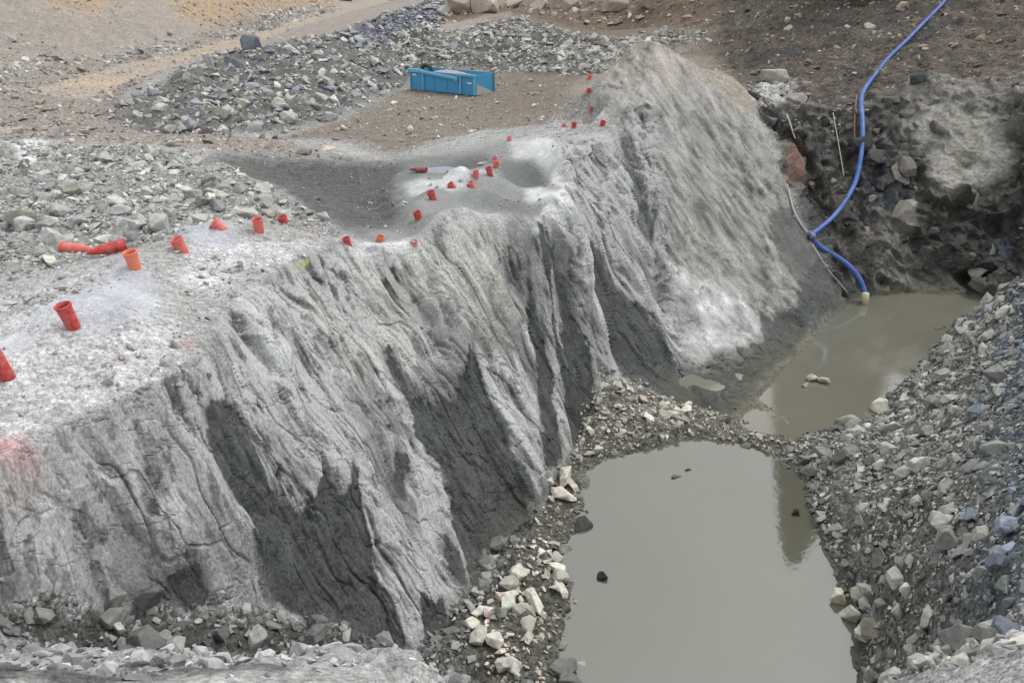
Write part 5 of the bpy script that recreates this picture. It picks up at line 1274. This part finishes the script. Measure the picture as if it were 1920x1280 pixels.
# puddle on the mid bench, scraps, distant machine tracks
pud = [(PUDDLE[0] + 1.1 * math.cos(a) * (1 + 0.1 * math.sin(3 * a)), PUDDLE[1] + 0.7 * math.sin(a), 0) for a in np.linspace(0, 6.283, 40)[:-1]]
o = flat_poly('puddle', pud, PUDDLE[2] - 0.13, water_mat('puddle_water', srgb(88, 98, 110), 0.08, 1.5)); o['kind'] = 'structure'; o['label'] = 'small bluish puddle on the mid bench'
x, y, z = hit(1181, 6)
bm = bmesh.new()
for i in range(3):
    box_bm(bm, (i - 1) * 0.32, 0.05 * i, 0.35 + 0.03 * i, 0.34, 0.05, 0.75 - 0.1 * i, 0.01, Euler((0.3, 0.1 * (i - 1), 0.25 * (i - 1))).to_matrix())
me = bpy.data.meshes.new('scrap_sheet'); bm.to_mesh(me); bm.free()
o = link('scrap_sheet', me, plastic('pale_blue_sheet', srgb(170, 200, 222), 0.5, 0.2)); o.location = (x, y, z + 0.25)
o['label'] = 'crumpled pale blue sheet among the boulders at the top edge'; o['category'] = 'scrap'
def crawler(u, v, t, label, wid):
    p = P(u, v, t=t)
    r = bpy.data.objects.new('crawler_track', None); COL.objects.link(r); r.location = p; r['label'] = label; r['category'] = 'machine track'
    r['group'] = 'dark machine tracks at the far end of the road'
    bm = bmesh.new(); rad = 0.45; n = 44; L2 = wid / 2 - rad
    def pos(s):
        per = 4 * L2 + 2 * math.pi * rad; s = (s % 1) * per
        if s < 2 * L2: return Vector((-L2 + s, 0, rad)), 0
        s -= 2 * L2
        if s < math.pi * rad: a = s / rad; return Vector((L2 + rad * math.sin(a), 0, rad * math.cos(a))), a
        s -= math.pi * rad
        if s < 2 * L2: return Vector((L2 - s, 0, -rad)), math.pi
        s -= 2 * L2; a = math.pi + s / rad; return Vector((-L2 + rad * math.sin(a), 0, rad * math.cos(a))), a
    for k in range(n):
        c, a = pos(k / n); box_bm(bm, c.x, 0, c.z, 0.19, 0.55, 0.07, 0, Euler((0, a, 0)).to_matrix())
    bm_obj('track_belt', bm, SKD, r)
    for k in range(5):
        me = lathe('roller', [(0.0, -0.2), (0.3, -0.2), (0.3, 0.2), (0.0, 0.2)], 18)
        w = link('roller', me, SKR, r); w.rotation_euler = (math.pi / 2, 0, 0); w.location = (-L2 + 2 * L2 * k / 4, 0, -0.06)
    return r
crawler(642, -1, 118, 'dark reddish machine track at the far end of the tan road', 2.7)
crawler(744, -6, 112, 'dark machine track at the top edge right of the road', 2.9)

# spruce on the rim above the pit wall (it shows in the near pond's reflection)
def spruce(x, y, h, wid, seed, label):
    r = np.random.default_rng(seed)
    z = float(ground(np.array([x]), np.array([y]))[0])
    root = bpy.data.objects.new('spruce_tree', None); COL.objects.link(root); root.location = (x, y, z - 0.1); root['label'] = label; root['category'] = 'tree'; root['group'] = 'spruces on the rim'
    me = lathe('trunk', [(0.22, 0), (0.16, h * 0.3), (0.09, h * 0.7), (0.015, h)], 10); link('trunk', me, BARK, root)
    V, F = [], []
    nb_ = 9000
    for k in range(nb_):
        zz = h * (0.12 + 0.87 * r.random() ** 0.9); rad = wid * (1 - zz / h) ** 0.8 * r.uniform(0.2, 1.0) + 0.05
        a = r.uniform(0, 6.283); d = Vector((math.cos(a), math.sin(a), -0.35)); c = Vector((0, 0, zz)) + d * rad
        L1 = r.uniform(0.6, 1.3); s = Vector((-math.sin(a), math.cos(a), 0)) * r.uniform(0.15, 0.4)
        b = len(V); V += [c - d * L1 * 0.4 - s, c - d * L1 * 0.4 + s, c + d * L1 * 0.5 + s * 0.3 + Vector((0, 0, -0.08)), c + d * L1 * 0.5 - s * 0.3]; F.append((b, b + 1, b + 2, b + 3))
    me = bpy.data.meshes.new('crown'); me.from_pydata([tuple(v) for v in V], [], F); link('crown', me, NEEDLE, root)
BARK = paint('bark', srgb(84, 68, 56), 0.3); NEEDLE = paint('needles', np.array([0.035, 0.06, 0.03]), 0.1)
spruce(24.4, 55.3, 26.3, 6.0, 1, 'tall spruce standing on the rim above the pit wall')
spruce(29.5, 62, 15, 2.4, 2, 'shorter spruce right of the tall spruce on the rim')
